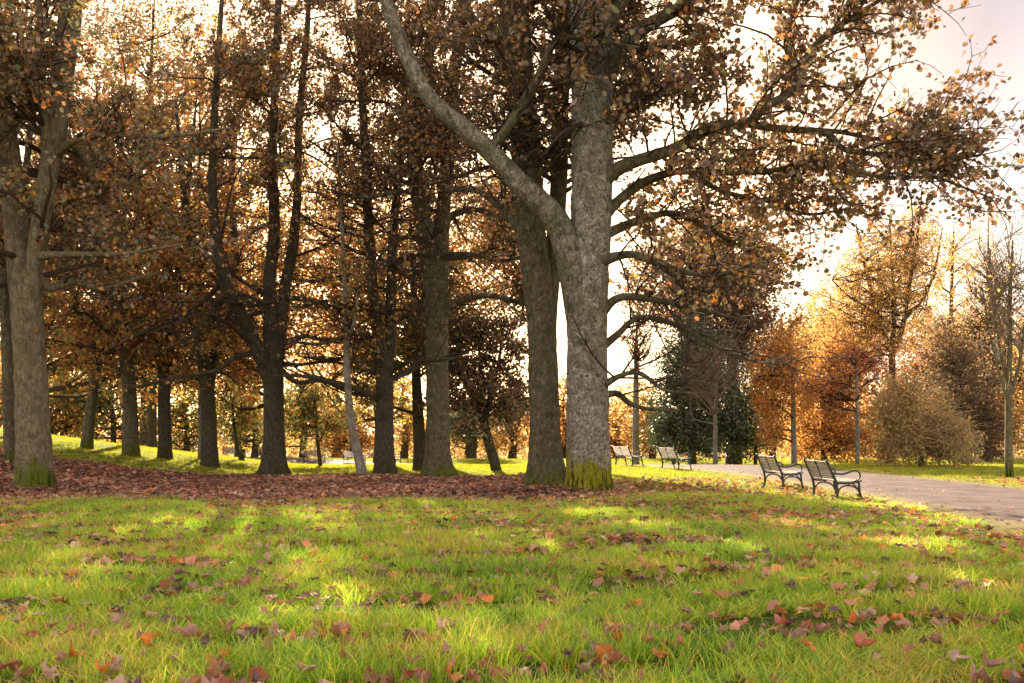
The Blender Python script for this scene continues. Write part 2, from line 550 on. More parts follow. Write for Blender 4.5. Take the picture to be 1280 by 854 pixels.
# ------------------------------------------------------------------ branching
def spawn(rng, PP, RR, n, t0, t1, L0, L1, ang=(55, 85), up=0.0, grav=0.0, jit=0.16, K=6, rr=0.5, rmax=1.0, tip=0.25, flat=0.5, wgt=None, away=None, away_w=0.0):
    N, KK, _ = PP.shape
    if n <= 0 or N == 0:
        return np.zeros((0, K, 3)), np.zeros((0, K))
    ln = np.linalg.norm(np.diff(PP, axis=1), axis=2).sum(1)
    w = ln if wgt is None else wgt
    i = rng.choice(N, n, p=w / w.sum())
    t = rng.uniform(t0, t1, n)
    x = t * (KK - 1)
    k = np.minimum(x.astype(int), KK - 2)
    fr = (x - k)[:, None]
    p = PP[i, k] * (1 - fr) + PP[i, k + 1] * fr
    r = RR[i, k] * (1 - fr[:, 0]) + RR[i, k + 1] * fr[:, 0]
    tan = unit(PP[i, k + 1] - PP[i, k])
    q = rng.normal(size=(n, 3))
    q = q - (q * tan).sum(1, keepdims=True) * tan
    q[:, 2] *= (1 - flat)
    q = unit(q)
    if away is not None:
        a = p - away[None, :]
        a[:, 2] = 0
        q = unit(q + away_w * unit(a))
    a = np.radians(rng.uniform(ang[0], ang[1], n))[:, None]
    d = np.cos(a) * tan + np.sin(a) * q
    d[:, 2] += up
    d = unit(d)
    L = rng.uniform(L0, L1, n) * (1 - 0.35 * t)
    out = np.empty((n, K, 3)); out[:, 0] = p
    st = (L / (K - 1))[:, None]
    wv = rng.normal(size=(n, 3)) * jit
    for j in range(1, K):
        wv = 0.5 * wv + rng.normal(size=(n, 3)) * jit
        d = d + wv
        d[:, 2] += grav
        d = unit(d)
        p = p + d * st
        out[:, j] = p
    r0 = np.minimum(r * rr, rmax)
    prof = np.linspace(1, tip, K) ** 0.9
    return out, r0[:, None] * prof[None, :]

def trunk_part(name, pts, radii, mat, parent, rng, sides=26, K=34, flare=0.0, flare_h=0.46, lump=0.05, relief=0.02):
    C = catmull(np.hstack([np.asarray(pts, float), np.asarray(radii, float)[:, None]]), K, 1.7 if flare > 0 else 1.0)  # finer rings near the foot
    PP = C[None, :, :3]; RR = np.maximum(C[None, :, 3], 0.004)
    th = np.linspace(0, 2 * np.pi, sides, endpoint=False)
    z = C[:, 2] - C[0, 2]
    s = np.linspace(0, 1, K)
    f = np.ones((K, sides))
    for h in (2, 3, 5, 8):
        ph = rng.uniform(0, 6.28); tw = rng.uniform(-5, 5); fz = rng.uniform(4, 16)
        f += lump / (h ** 0.6) * np.cos(h * th[None, :] + ph + tw * s[:, None] + 0.6 * np.sin(fz * s[:, None] + ph))
    if flare > 0:
        nl = rng.randint(4, 7); ph = rng.uniform(0, 6.28)
        lob = 0.80 + 0.38 * np.cos(nl * th + ph) + 0.22 * np.cos((nl - 2) * th + 2 * ph)
        f += flare * np.exp(-np.maximum(z, 0) / flare_h)[:, None] * lob[None, :]
    if sides >= 16:
        # bark plates, knots and ribs that break the outline
        zz = z[:, None]; tt = th[None, :]
        for h, fz, a in ((7, 2.2, 1.0), (11, 3.7, .8), (13, 6.5, .7), (16, 9.5, .6)):
            f += relief * a * np.sin(h * tt + rng.uniform(0, 6.28) + 1.3 * np.sin(fz * zz + rng.uniform(0, 6.28))) * np.sin(fz * zz * 1.3 + 2 * tt + rng.uniform(0, 6.28))
        f += relief * .8 * rng.normal(size=f.shape)
        for _ in range(9):
            kz = rng.uniform(.5, 9); kt = rng.uniform(0, 6.28); kr = rng.uniform(.08, .2)
            dt = np.abs((tt - kt + np.pi) % (2 * np.pi) - np.pi) * C[:, 3][:, None]
            f += rng.uniform(.04, .12) * np.exp(-((zz - kz) ** 2 + dt ** 2) / (kr * kr))
    V, Q = tubes(PP, RR, sides, f[None])
    return mk(name, V, [Q], mat, parent), C

def up13(a):
    out = np.empty((a.shape[0], 13) + a.shape[2:])
    out[:, 0::2] = a
    out[:, 1::2] = (a[:, 1:] + a[:, :-1]) / 2
    return out

def build_tree(name, label, cat, group, base, trunk, stems, limbs, seed, mat, tw_mat,
               n1=20, L1=(2.5, 5.5), z1=(3.2, 15), n2=8, L2=(0.9, 2.2), n3=5, L3=(0.35, 0.9),
               leaf=None, up1=0.05, grav1=0.0, flare=0.35, split_branches=True, flat1=0.7, rr1=0.34, leaf_keep=None, ang1=(60, 95), r1max=0.085, limb_mat=None, limb0=None, leaf_z=None):
    """trunk: (pts,radii); stems / limbs: list of (pts, radii) in world space"""
    rng = np.random.RandomState(seed)
    root = empty(name, base, label, cat, group)
    pts, radii = trunk
    _, C = trunk_part("trunk", pts, radii, mat, root, rng, sides=36, K=72, flare=flare)
    K = 13
    SP = [catmull(np.hstack([pts, np.array(radii)[:, None]]), K)]
    for sp, sr in stems:
        o, C2 = trunk_part("stem", sp, sr, mat, root, rng, sides=20, K=40, lump=0.05)
        SP.append(catmull(np.hstack([sp, np.array(sr)[:, None]]), K))
    LP = []
    skipped = False
    for sp, sr in limbs:
        o, C2 = trunk_part("limb", sp, sr, (limb_mat if (limb_mat and skipped) else limb0 or mat), root, rng, sides=16, K=34, lump=0.06)
        if not (limb0 and len(LP) == 0 and not skipped):
            LP.append(catmull(np.hstack([sp, np.array(sr)[:, None]]), K))
        else:
            skipped = True
    S = np.array(SP)
    # first-order branches, only within the z range
    PPs, RRs = S[:, :, :3], S[:, :, 3]
    b1 = np.zeros((0, 7, 3)); r1 = np.zeros((0, 7))
    if n1:
        cp, cr_ = spawn(rng, PPs, RRs, n1 * 6, 0.05, 0.99, L1[0], L1[1], ang1, up1, grav1, 0.13, 7, rr1, r1max, 0.2, flat1)
        ok = (cp[:, 0, 2] > z1[0]) & (cp[:, 0, 2] < z1[1])
        b1, r1 = cp[ok][:n1], cr_[ok][:n1]
        r1 = np.maximum(r1, np.linspace(0.030, 0.010, 7)[None, :])
    if split_branches:
        for k in range(len(b1)):
            pk = catmull(np.hstack([b1[k], r1[k][:, None]]), 14)
            V, Q = tubes(pk[None, :, :3], pk[None, :, 3], 6)
            mk("branch", V, [Q], tw_mat, root)
    par = [b1]; parr = [r1]
    if LP:
        L_ = np.array(LP)
        par = [up13(b1)]; parr = [up13(r1)]
        par.append(L_[:, :, :3]); parr.append(L_[:, :, 3])
    PA = np.concatenate(par); RA = np.concatenate(parr)
    tw = []
    if not split_branches and len(b1):
        tw.append(tubes(b1, r1, 5))
    b2, r2 = spawn(rng, PA, RA, n2 * len(PA), 0.15, 1.0, L2[0], L2[1], (30, 75), 0.05, 0.01, 0.18, 6, 0.55, 0.035, 0.3, 0.4)
    r2 = np.maximum(r2, np.linspace(0.015, 0.007, 6)[None, :])
    ok = b2[:, :, 2].min(1) > base[2] + 2.3 if b2[:, 0, 2].mean() > base[2] + 4 else b2[:, :, 2].min(1) > base[2] + .9
    b2, r2 = b2[ok], r2[ok]
    b3, r3 = spawn(rng, b2, r2, n3 * len(b2), 0.1, 1.0, L3[0], L3[1], (25, 75), 0.03, 0.0, 0.28, 3, 0.6, 0.012, 0.4, 0.2)
    r3 = np.maximum(r3, np.linspace(0.0085, 0.0055, 3)[None, :])
    b3t, r3t = spawn(rng, PA, RA, n3 * len(PA), 0.3, 1.0, L3[0], L3[1], (30, 80), 0.05, 0.0, 0.28, 3, 0.5, 0.012, 0.4, 0.2)
    r3t = np.maximum(r3t, np.linspace(0.0085, 0.0055, 3)[None, :])
    tw.append(tubes(b2, r2, 3)); tw.append(tubes(b3, r3, 3)); tw.append(tubes(b3t, r3t, 3))
    V = []; Q = []; off = 0
    for v, q in tw:
        V.append(v); Q.append(q + off); off += len(v)
    o = mk("twigs", np.concatenate(V), [np.concatenate(Q)], tw_mat, root)
    o["kind"] = "stuff"
    if leaf:
        n, size, tmpl, pal = leaf[:4]
        hosts = np.concatenate([b3, b3t])
        hi = np.where(rng.uniform(size=n) < .14, rng.randint(len(b3), len(hosts), n), rng.randint(0, len(b3), n))
        # clumps: some twigs have lost their leaves
        alive = rng.uniform(size=len(hosts)) < 0.82
        hi = hi[alive[hi]]
        n = len(hi)
        x = rng.uniform(0.25, 1.0, n) * 2
        k = np.minimum(x.astype(int), 1); fr = (x - k)[:, None]
        p = hosts[hi, k] * (1 - fr) + hosts[hi, k + 1] * fr
        p = p + rng.normal(size=(n, 3)) * 0.09
        if leaf_z is not None:
            zz = p[:, 2] - base[2]
            ok = rng.uniform(size=n) < leaf_z[2] + (1 - leaf_z[2]) * smooth(leaf_z[0], leaf_z[1], zz)
            p = p[ok]; hi = hi[ok]; n = len(p)
        if leaf_keep is not None:
            ok = leaf_keep(p, rng)
            p = p[ok]; hi = hi[ok]; n = len(p)
        tcol = pick_cols(rng, pal, len(hosts))
        own = pick_cols(rng, pal, n)
        sel = rng.uniform(size=n) < 0.5
        c = np.where(sel[:, None], tcol[hi], own)
        c = c * rng.uniform(0.6, 1.35, (n, 1))
        V, F_, C_ = leaf_mesh(rng, p, size, tmpl, c)
        cr = mk("crown", V, F_, leaf[4] if len(leaf) > 4 else M_LEAF_DRY, root, C_, smooth_shade=False)
        cr["kind"] = "stuff"
    return root

def pxpath(pts, Y):
    """pts: (px, py, width_px[, dY]) -> world pts, radii"""
    W = []; R = []
    for q in pts:
        y = Y + (q[3] if len(q) > 3 else 0.0)
        W.append(P(q[0], q[1], y)); R.append(q[2] * 0.5 * y / F)
    return np.array(W), np.array(R)

# ------------------------------------------------------------------ ground
def axis(segs):
    out = []
    for a, b, s in segs:
        out.append(np.arange(a, b, s))
    return np.concatenate(out + [[segs[-1][1]]])

def litter_mask(x, y):
    x = np.asarray(x, float); y = np.asarray(y, float)
    wob = 0.7 * vnoise(x * 0.8, y * 0.8, 11) + 0.35 * vnoise(x * 2.6, y * 2.6, 12)
    near = smooth(18.9, 21.0, y + wob - 0.03 * np.clip(x + 6, -8, 8))
    far = 1 - smooth(31.8, 33.4, y + 0.5 * wob + 0.10 * np.clip(-x - 8, 0, 10))
    right = 1 - smooth(0.6, 3.0, x + 0.8 * wob + 0.12 * (y - 24))
    return near * far * right

def build_ground():
    xs = axis([(-900, -200, 100), (-200, -60, 20), (-60, -24, 2.0), (-24, 20, 0.4), (20, 60, 2.0), (60, 200, 20), (200, 900, 100)])
    ys = axis([(-60, 2, 4), (2, 48, 0.4), (48, 110, 1.5), (110, 300, 15), (300, 1500, 150)])
    X, Y = np.meshgrid(xs, ys)
    Z = gz(X, Y)
    V = np.stack([X, Y, Z], -1).reshape(-1, 3)
    nx, ny = len(xs), len(ys)
    i = np.arange(nx * ny).reshape(ny, nx)
    Q = np.stack([i[:-1, :-1], i[:-1, 1:], i[1:, 1:], i[1:, :-1]], -1).reshape(-1, 4)
    lm = litter_mask(V[:, 0], V[:, 1])
    pd = path_dist(V[:, 0], V[:, 1])
    edge = 1 - smooth(PATH_HALF + 0.2, PATH_HALF + 1.6, pd)
    col = np.stack([lm, edge, np.zeros_like(lm)], -1)
    m, nt, n, l, out = new_mat("lawn_soil")
    at = n.new("ShaderNodeAttribute"); at.attribute_name = "Col"
    sp = n.new("ShaderNodeSeparateColor"); l.new(at.outputs["Color"], sp.inputs["Color"])
    tc = n.new("ShaderNodeTexCoord")
    n1 = noise(n, l, tc.outputs["Object"], 0.9, 7, 0.7)
    r1 = ramp(n, [(0.32, (0.040, 0.042, 0.015)), (0.48, (0.09, 0.125, 0.02)), (0.66, (0.17, 0.21, 0.02))])
    l.new(n1.outputs["Fac"], r1.inputs["Fac"])
    n2 = noise(n, l, tc.outputs["Object"], 14, 6, 0.75)
    r2 = ramp(n, [(0.35, (0.45,) * 3), (0.65, (1.25,) * 3)])
    l.new(n2.outputs["Fac"], r2.inputs["Fac"])
    c = mixc(n, l, 1.0, r1.outputs["Color"], r2.outputs["Color"], 'MULTIPLY')
    n3 = noise(n, l, tc.outputs["Object"], 9, 5, 0.8)
    r3 = ramp(n, [(0.35, (0.045, 0.022, 0.016)), (0.6, (0.16, 0.075, 0.055))])
    l.new(n3.outputs["Fac"], r3.inputs["Fac"])
    c = mixc(n, l, sp.outputs["Red"], c, r3.outputs["Color"])
    n4 = noise(n, l, tc.outputs["Object"], 3, 5, 0.8)
    ml = n.new("ShaderNodeMath"); ml.operation = 'MULTIPLY'
    rr = ramp(n, [(0.4, (0, 0, 0)), (0.6, (0.8,) * 3)]); l.new(n4.outputs["Fac"], rr.inputs["Fac"])
    l.new(rr.outputs["Color"], ml.inputs[0]); l.new(sp.outputs["Green"], ml.inputs[1])
    c = mixc(n, l, ml.outputs["Value"], c, (0.16, 0.15, 0.04))
    bs = n.new("ShaderNodeBsdfPrincipled")
    bs.inputs["Roughness"].default_value = 1.0
    bs.inputs["Specular IOR Level"].default_value = 0.05
    l.new(c, bs.inputs["Base Color"])
    bm = n.new("ShaderNodeBump"); bm.inputs["Strength"].default_value = 0.8; bm.inputs["Distance"].default_value = 0.05
    l.new(n2.outputs["Fac"], bm.inputs["Height"]); l.new(bm.outputs["Normal"], bs.inputs["Normal"])
    l.new(bs.outputs["BSDF"], out.inputs["Surface"])
    o = mk("ground", V, [Q], m, None, col)
    tag(o, kind="structure")

def build_path():
    C = catmull(PATH_PTS, 260)
    T = unit(np.gradient(C, axis=0))
    Nn = np.stack([T[:, 1], -T[:, 0]], -1)
    k = 13
    rng = np.random.RandomState(4)
    V = []
    for j in range(k):
        s = (j / (k - 1)) * 2 - 1
        off = PATH_HALF * s
        wob = 0
        if j in (0, k - 1):
            t = np.arange(len(C))
            wob = 0.10 * np.sin(t * 0.9 + s) + 0.09 * np.sin(t * 2.3 + 2 * s)
        Q = C + Nn * (off + wob)[:, None] if j in (0, k - 1) else C + Nn * off
        z = gz(Q[:, 0], Q[:, 1]) + 0.004 + 0.035 * (1 - s ** 4)
        V.append(np.column_stack([Q, z]))
    V = np.stack(V, 1)
    i = np.arange(V.shape[0] * k).reshape(-1, k)
    Q = np.stack([i[:-1, :-1], i[:-1, 1:], i[1:, 1:], i[1:, :-1]], -1).reshape(-1, 4)
    edge = np.abs(np.linspace(-1, 1, k)) ** 3
    col = np.repeat(np.tile(edge, V.shape[0])[:, None], 3, 1)
    m, nt, n, l, out = new_mat("path_tarmac")
    at = n.new("ShaderNodeAttribute"); at.attribute_name = "Col"
    tc = n.new("ShaderNodeTexCoord")
    n1 = noise(n, l, tc.outputs["Object"], 1.1, 8, 0.7)
    r1 = ramp(n, [(0.36, (0.060, 0.044, 0.041)), (0.64, (0.135, 0.101, 0.094))])
    l.new(n1.outputs["Fac"], r1.inputs["Fac"])
    n2 = noise(n, l, tc.outputs["Object"], 45, 3, 0.7)
    r2 = ramp(n, [(0.35, (0.6,) * 3), (0.65, (1.3,) * 3)])
    l.new(n2.outputs["Fac"], r2.inputs["Fac"])
    c = mixc(n, l, 1.0, r1.outputs["Color"], r2.outputs["Color"], 'MULTIPLY')
    # sandy, mossy edge
    n4 = noise(n, l, tc.outputs["Object"], 2.2, 6, 0.75)
    ad = n.new("ShaderNodeMath"); ad.operation = 'MULTIPLY_ADD'
    l.new(at.outputs["Fac"], ad.inputs[0]); ad.inputs[1].default_value = 0.9; l.new(n4.outputs["Fac"], ad.inputs[2])
    r4 = ramp(n, [(0.78, (0, 0, 0)), (1.05, (0.85,) * 3)])
    l.new(ad.outputs["Value"], r4.inputs["Fac"])
    c = mixc(n, l, r4.outputs["Color"], c, (0.15, 0.125, 0.045))
    # pale worn flecks
    n5 = noise(n, l, tc.outputs["Object"], 6.5, 4, 0.75)
    r5 = ramp(n, [(0.66, (0, 0, 0)), (0.72, (0.6,) * 3)])
    l.new(n5.outputs["Fac"], r5.inputs["Fac"])
    c = mixc(n, l, r5.outputs["Color"], c, (0.27, 0.23, 0.22))
    bs = n.new("ShaderNodeBsdfPrincipled")
    bs.inputs["Roughness"].default_value = 0.85
    bs.inputs["Specular IOR Level"].default_value = 0.06
    l.new(c, bs.inputs["Base Color"])
    bm = n.new("ShaderNodeBump"); bm.inputs["Strength"].default_value = 0.5; bm.inputs["Distance"].default_value = 0.01
    l.new(n2.outputs["Fac"], bm.inputs["Height"]); l.new(bm.outputs["Normal"], bs.inputs["Normal"])
    l.new(bs.outputs["BSDF"], out.inputs["Surface"])
    o = mk("path", V.reshape(-1, 3), [Q], m, None, col)
    tag(o, kind="structure")

build_ground()
build_path()

# ------------------------------------------------------------------ the near trees
GRP = "sycamores of the grove"

def foot(px, Y, drop=0.25):
    b = on_ground(px, Y)
    return b

def px_tree(name, label, Y, trunk_px, stems_px, limbs_px, seed, mat, group=GRP, cat="tree", **kw):
    """trunk_px etc. are (px,py,width_px[,dY]) read off the photograph at depth Y; the foot is put on the ground"""
    b = on_ground(trunk_px[0][0], Y)
    tp, tr = pxpath(trunk_px, Y)
    tp[0] = b - np.array([0, 0, 0.15])
    st = [pxpath(s, Y) for s in stems_px]
    lm = [pxpath(s, Y) for s in limbs_px]
    return build_tree(name, label, cat, group, b, (tp, tr), st, lm, seed, mat, M_TWIG, **kw)

def keep_right(p, rng):
    # the crown of the grey tree: ragged right-hand rim (world units, ellipse round the crown's middle)
    bole = np.hypot(p[:, 0] - 1.9, p[:, 1] - 24.4)
    clear = (bole > 2.3) | (p[:, 1] > 25.0) & (bole > .9) | (p[:, 2] > 16)
    # the slanting limb carries few leaves on its lower length
    seg = (1.9 - p[:, 0]) / 5.2
    lz = 5.6 + np.clip(seg, 0, 1) * 7.0
    near = (np.abs(p[:, 2] - lz) < 1.5) & (p[:, 0] < 1.6) & (p[:, 0] > -3.6) & (p[:, 1] < 25)
    clear &= ~near | (rng.uniform(size=len(p)) < .06)
    clear &= (p[:, 0] > .6) | (rng.uniform(size=len(p)) < .38)
    ex = (p[:, 0] - 1.9) / 11.6
    ez = (p[:, 2] - 11.0) / 6.3
    e = ex * ex + ez * ez
    return (e < 1.0 + 0.25 * rng.uniform(-1, 1, len(p))) & clear

# grey main tree
px_tree("sycamore_tree", "large pale grey lichened sycamore with yellow moss on its foot and one low slanting limb", 24.4,
    [(736, 617, 52), (736, 585, 52), (735, 540, 50.5), (734, 440, 49.5), (736, 350, 49.5), (739, 270, 50), (740, 150, 51), (737, 0, 51), (737, -120, 44), (742, -260, 28), (750, -380, 10)],
    [],
    [[(737, 500, 34, .05), (733, 430, 42, 0), (726, 370, 44, -.06), (713, 318, 38, -.15), (692, 271, 31, -.32), (651, 231, 27, -.55), (608, 185, 24, -.8), (568, 150, 22.5, -.9), (538, 124, 21, -.95), (515, 84, 20, -1), (493, 31, 18, -1.1), (474, -30, 14, -1.2), (444, -130, 7, -1.3)],
     [(606, 190, 15, -.75), (628, 168, 11, -.9), (650, 135, 12, -1), (672, 98, 10, -1.2), (690, 58, 9, -1.3), (708, 46, 8, -1.4), (752, 52, 6, -1.5), (800, 60, 4, -1.5)],
     [(744, 232, 26, 0), (770, 212, 18, -.3), (800, 200, 15, -.5), (848, 184, 14, -.7), (888, 159, 13, -.8), (936, 154, 12, -.9), (956, 134, 11, -1), (984, 119, 11, -1), (997, 98, 10, -1.1), (1018, 58, 9, -1.2), (1048, 34, 7, -1.2), (1080, 12, 5, -1.3), (1140, -20, 3, -1.3)],
     [(930, 154, 10, -.9), (975, 161, 9, -1.1), (1032, 166, 8, -1.3), (1056, 187, 7, -1.4), (1109, 194, 6, -1.5), (1171, 201, 5, -1.6), (1226, 194, 3, -1.7)],
     [(997, 98, 8, -1.1), (989, 78, 7, -1.1), (982, 52, 6, -1), (990, 20, 5, -.9), (1010, -30, 3, -.8)],
     [(1000, 162, 6, -1.2), (1051, 165, 6, -1.1), (1098, 174, 5, -1), (1150, 168, 4, -1), (1205, 160, 2.5, -1)],
     [(745, 280, 22, 0), (772, 252, 13, .2), (805, 228, 11, .5), (850, 214, 9, .8), (905, 216, 8, 1), (960, 214, 7, 1.1), (1020, 205, 5, 1.2), (1070, 215, 4, 1.3)],
     [(860, 214, 8, .8), (900, 238, 6, .8), (960, 252, 5, .9), (1010, 268, 4, 1), (1060, 262, 3, 1), (1090, 270, 2, 1)],
     [(1060, 200, 5, -1.4), (1080, 216, 5, -1.5), (1112, 222, 4.5, -1.6), (1167, 222, 4, -1.6), (1198, 232, 3, -1.7), (1240, 248, 2, -1.7)],
     [(744, 110, 28, 0), (772, 66, 20, -.4), (804, 36, 17, -.8), (856, 6, 14, -1.2), (920, -40, 11, -1.6), (990, -90, 7, -2), (1060, -120, 4, -2.2)],
     [(742, 60, 26, 0), (790, -20, 20, 1), (860, -90, 14, 2), (950, -150, 9, 2.6), (1040, -190, 4, 3)],
     [(740, 20, 24, 0), (700, -60, 20, .8), (640, -140, 14, 1.4), (560, -210, 8, 2)],
     [(745, 400, 14, 0), (775, 372, 10, -.2), (835, 378, 8, -.6), (880, 388, 6, -.9), (935, 402, 3, -1.2)],
     [(745, 440, 14, 0), (770, 420, 9, .3), (800, 397, 7, .5), (850, 408, 6, .7), (888, 430, 5, .8), (936, 450, 3, .9), (985, 456, 2, 1)],
     [(745, 488, 12, 0), (775, 470, 7, -.5), (800, 467, 6, -.7), (830, 487, 4, -1), (868, 492, 3, -1.3)],
     [(745, 498, 12, 0), (770, 492, 8, .5), (790, 506, 6, .8), (815, 512, 4, 1), (850, 512, 2.5, 1.2)],
     [(742, 330, 16, 0), (790, 318, 9, -1), (840, 335, 7, -1.8), (890, 345, 5, -2.4), (940, 330, 3, -3)],
     [(742, 300, 16, 0), (800, 275, 10, 1.2), (850, 268, 8, 2), (910, 300, 6, 2.6), (960, 330, 3, 3)]],
    11, M_GREY, n1=30, L1=(2.4, 4.8), z1=(8.2, 16), n2=19, L2=(1.1, 3.3), n3=8, L3=(0.35, 1.0),
    leaf=(66000, 0.125, LOBED, PAL_SYC), flare=0.36, leaf_keep=keep_right, limb_mat=M_BROWN, limb0=M_GREY_LIMB)  # limbs past the first take brown bark: backlit darkness put into the colour

# two-stemmed tree behind it
px_tree("sycamore_tree", "twin stemmed dark sycamore with spreading roots just left of the pale grey tree", 26.4,
    [(683, 608, 40), (682, 585, 39), (681, 540, 37.5), (679, 480, 36.5), (677, 410, 35.5), (670, 340, 36), (662, 270, 36), (655, 150, 36), (646, 40, 35), (642, -60, 30), (640, -220, 18), (638, -360, 6)],
    [[(684, 460, 20, .1), (687, 390, 21, .2), (692, 320, 21, .35), (698, 240, 22, .4), (701, 120, 22, .4), (710, 0, 22, .5), (716, -140, 14, .6), (722, -300, 5, .8)]],
    [[(655, 290, 14, 0), (628, 262, 9, .6), (600, 240, 7, 1), (570, 236, 5, 1.4), (540, 226, 3, 1.7)],
     [(650, 120, 16, 0), (620, 60, 11, 1), (590, 20, 8, 1.6), (560, -30, 5, 2)]],
    12, M_BROWN, n1=34, L1=(2.2, 4.8), z1=(7.5, 16), n2=9, L2=(1.1, 2.9), n3=5, leaf=(25000, 0.134, DIAM, PAL_SYC), leaf_z=(8.0, 13, .12), flare=1.25)

# left tree
px_tree("sycamore_tree", "broad tan trunked sycamore with mossy foot at the near edge of the leaf litter", 24.6,
    [(44, 611, 41), (43, 588, 40), (41, 540, 38.5), (38, 470, 37.5), (34, 400, 37.5), (28, 330, 37), (21, 270, 32), (12, 200, 26), (0, 100, 24), (-14, 0, 20), (-26, -140, 12), (-30, -280, 4)],
    [[(35, 410, 24, -.1), (43, 330, 22, -.25), (52, 270, 23, -.35), (60, 220, 23, -.3), (70, 160, 26, -.2), (80, 80, 28, 0), (90, 0, 26, .2), (98, -120, 18, .5), (104, -260, 6, .8)],
     [(60, 200, 14, -.3), (54, 140, 11, -.5), (51, 80, 10, -.6), (48, 0, 9, -.7), (44, -100, 6, -.8)]],
    [[(62, 200, 12, -.2), (90, 178, 8, -.6), (130, 168, 6.5, -1), (170, 170, 6, -1.4), (215, 170, 5, -1.8), (290, 160, 3, -2.2)],
     [(60, 215, 12, -.2), (85, 180, 9, .2), (110, 205, 8, .4), (140, 236, 7, .6), (165, 226, 5, .7), (190, 196, 3, .8)],
     [(45, 345, 14, -.2), (62, 360, 11, .2), (92, 352, 9, .6), (130, 362, 7, 1.2), (165, 350, 5, 1.8), (205, 340, 3, 2.2)],
     [(46, 320, 12, -.2), (80, 318, 7, -1), (120, 318, 6, -1.6), (165, 316, 4, -2.2), (230, 305, 3, -3)],
     [(20, 250, 14, 0), (-10, 180, 10, -.6), (0, 110, 8, -1), (30, 60, 6, -1.4), (40, 20, 4, -1.6)]],
    13, M_TAN, n1=40, L1=(2.5, 5.5), z1=(4.6, 15), n2=9, L2=(1.1, 2.9), n3=5, leaf=(40000, 0.134, DIAM, PAL_LEFT), leaf_z=(4.0, 7.0, .15), flare=0.35)

# slim neighbour behind the left tree
px_tree("sycamore_tree", "slim dark sycamore partly hidden behind the broad tan trunk", 29.5,
    [(13, 583, 14.5), (12, 540, 14), (10, 450, 14), (7, 360, 14), (4, 260, 15), (-2, 150, 13), (-8, 0, 10), (-12, -140, 4)],
    [[(9, 380, 10, .2), (20, 300, 9, .5), (34, 200, 8, .9), (44, 80, 6, 1.2), (50, -60, 3, 1.4)]],
    [], 14, M_BROWN, n1=34, L1=(2.5, 5), z1=(4.0, 15), n2=8, n3=4, leaf=(20000, 0.15, DIAM, PAL_LEFT), flare=0.2)

# three-armed tree
px_tree("sycamore_tree", "dark sycamore whose trunk splits into three arms above the leaf litter", 33.5,
    [(344, 594, 26), (343, 575, 25.5), (342, 520, 24.5), (341, 460, 24.5), (338, 400, 18), (337, 350, 15), (343, 285, 14), (341, 200, 11), (345, 80, 10), (350, -60, 7), (352, -180, 3)],
    [[(338, 478, 20, -.1), (328, 450, 19, -.3), (309, 409, 17, -.6), (286, 366, 16, -1), (276, 330, 14, -1.2), (268, 270, 12, -1.3), (266, 200, 10, -1.4), (272, 80, 8, -1.2), (280, -40, 4, -1)],
     [(343, 480, 18, .1), (350, 420, 15, .2), (356, 360, 14, .3), (366, 310, 13, .5), (372, 240, 10, .7), (374, 150, 9, .8), (384, 40, 7, .9), (390, -100, 4, 1)]],
    [[(333, 452, 9, 0), (316, 442, 7, -.5), (292, 448, 6, -1), (270, 463, 5.5, -1.6), (212, 474, 4.5, -2.4), (160, 486, 3, -3)],
     [(350, 462, 9, 0), (372, 478, 6, -.3), (404, 476, 5.5, -.6), (440, 492, 5, -.8), (468, 496, 3, -1)],
     [(354, 430, 8, 0), (380, 420, 5.5, .5), (400, 424, 5, .8), (450, 425, 4, 1.4), (480, 432, 3, 2)],
     [(352, 455, 8, 0), (375, 456, 4.5, .8), (410, 452, 4, 1.6), (440, 458, 3, 2.2), (470, 470, 2, 2.6)],
     [(358, 372, 8, .3), (390, 376, 5, -.6), (440, 388, 4, -1.4), (490, 382, 3, -2)],
     [(284, 362, 9, -1), (262, 392, 6, -1.6), (240, 420, 5, -2), (200, 440, 3, -2.6)],
     [(280, 350, 9, -1), (250, 380, 5, -.6), (215, 400, 4.5, -.2), (170, 420, 3, .4), (130, 440, 2, .8)],
     [(330, 390, 6, 0), (318, 392, 6, -.4), (300, 403, 4, -.9), (270, 408, 3, -1.4), (238, 430, 2, -2)]],
    15, M_DARK, n1=46, L1=(2.8, 6), z1=(4.2, 17.5), n2=9, L2=(1.1, 2.9), n3=5, leaf=(52000, 0.134, DIAM, PAL_LEFT), leaf_z=(7.0, 11.5, .07), flare=1.1)

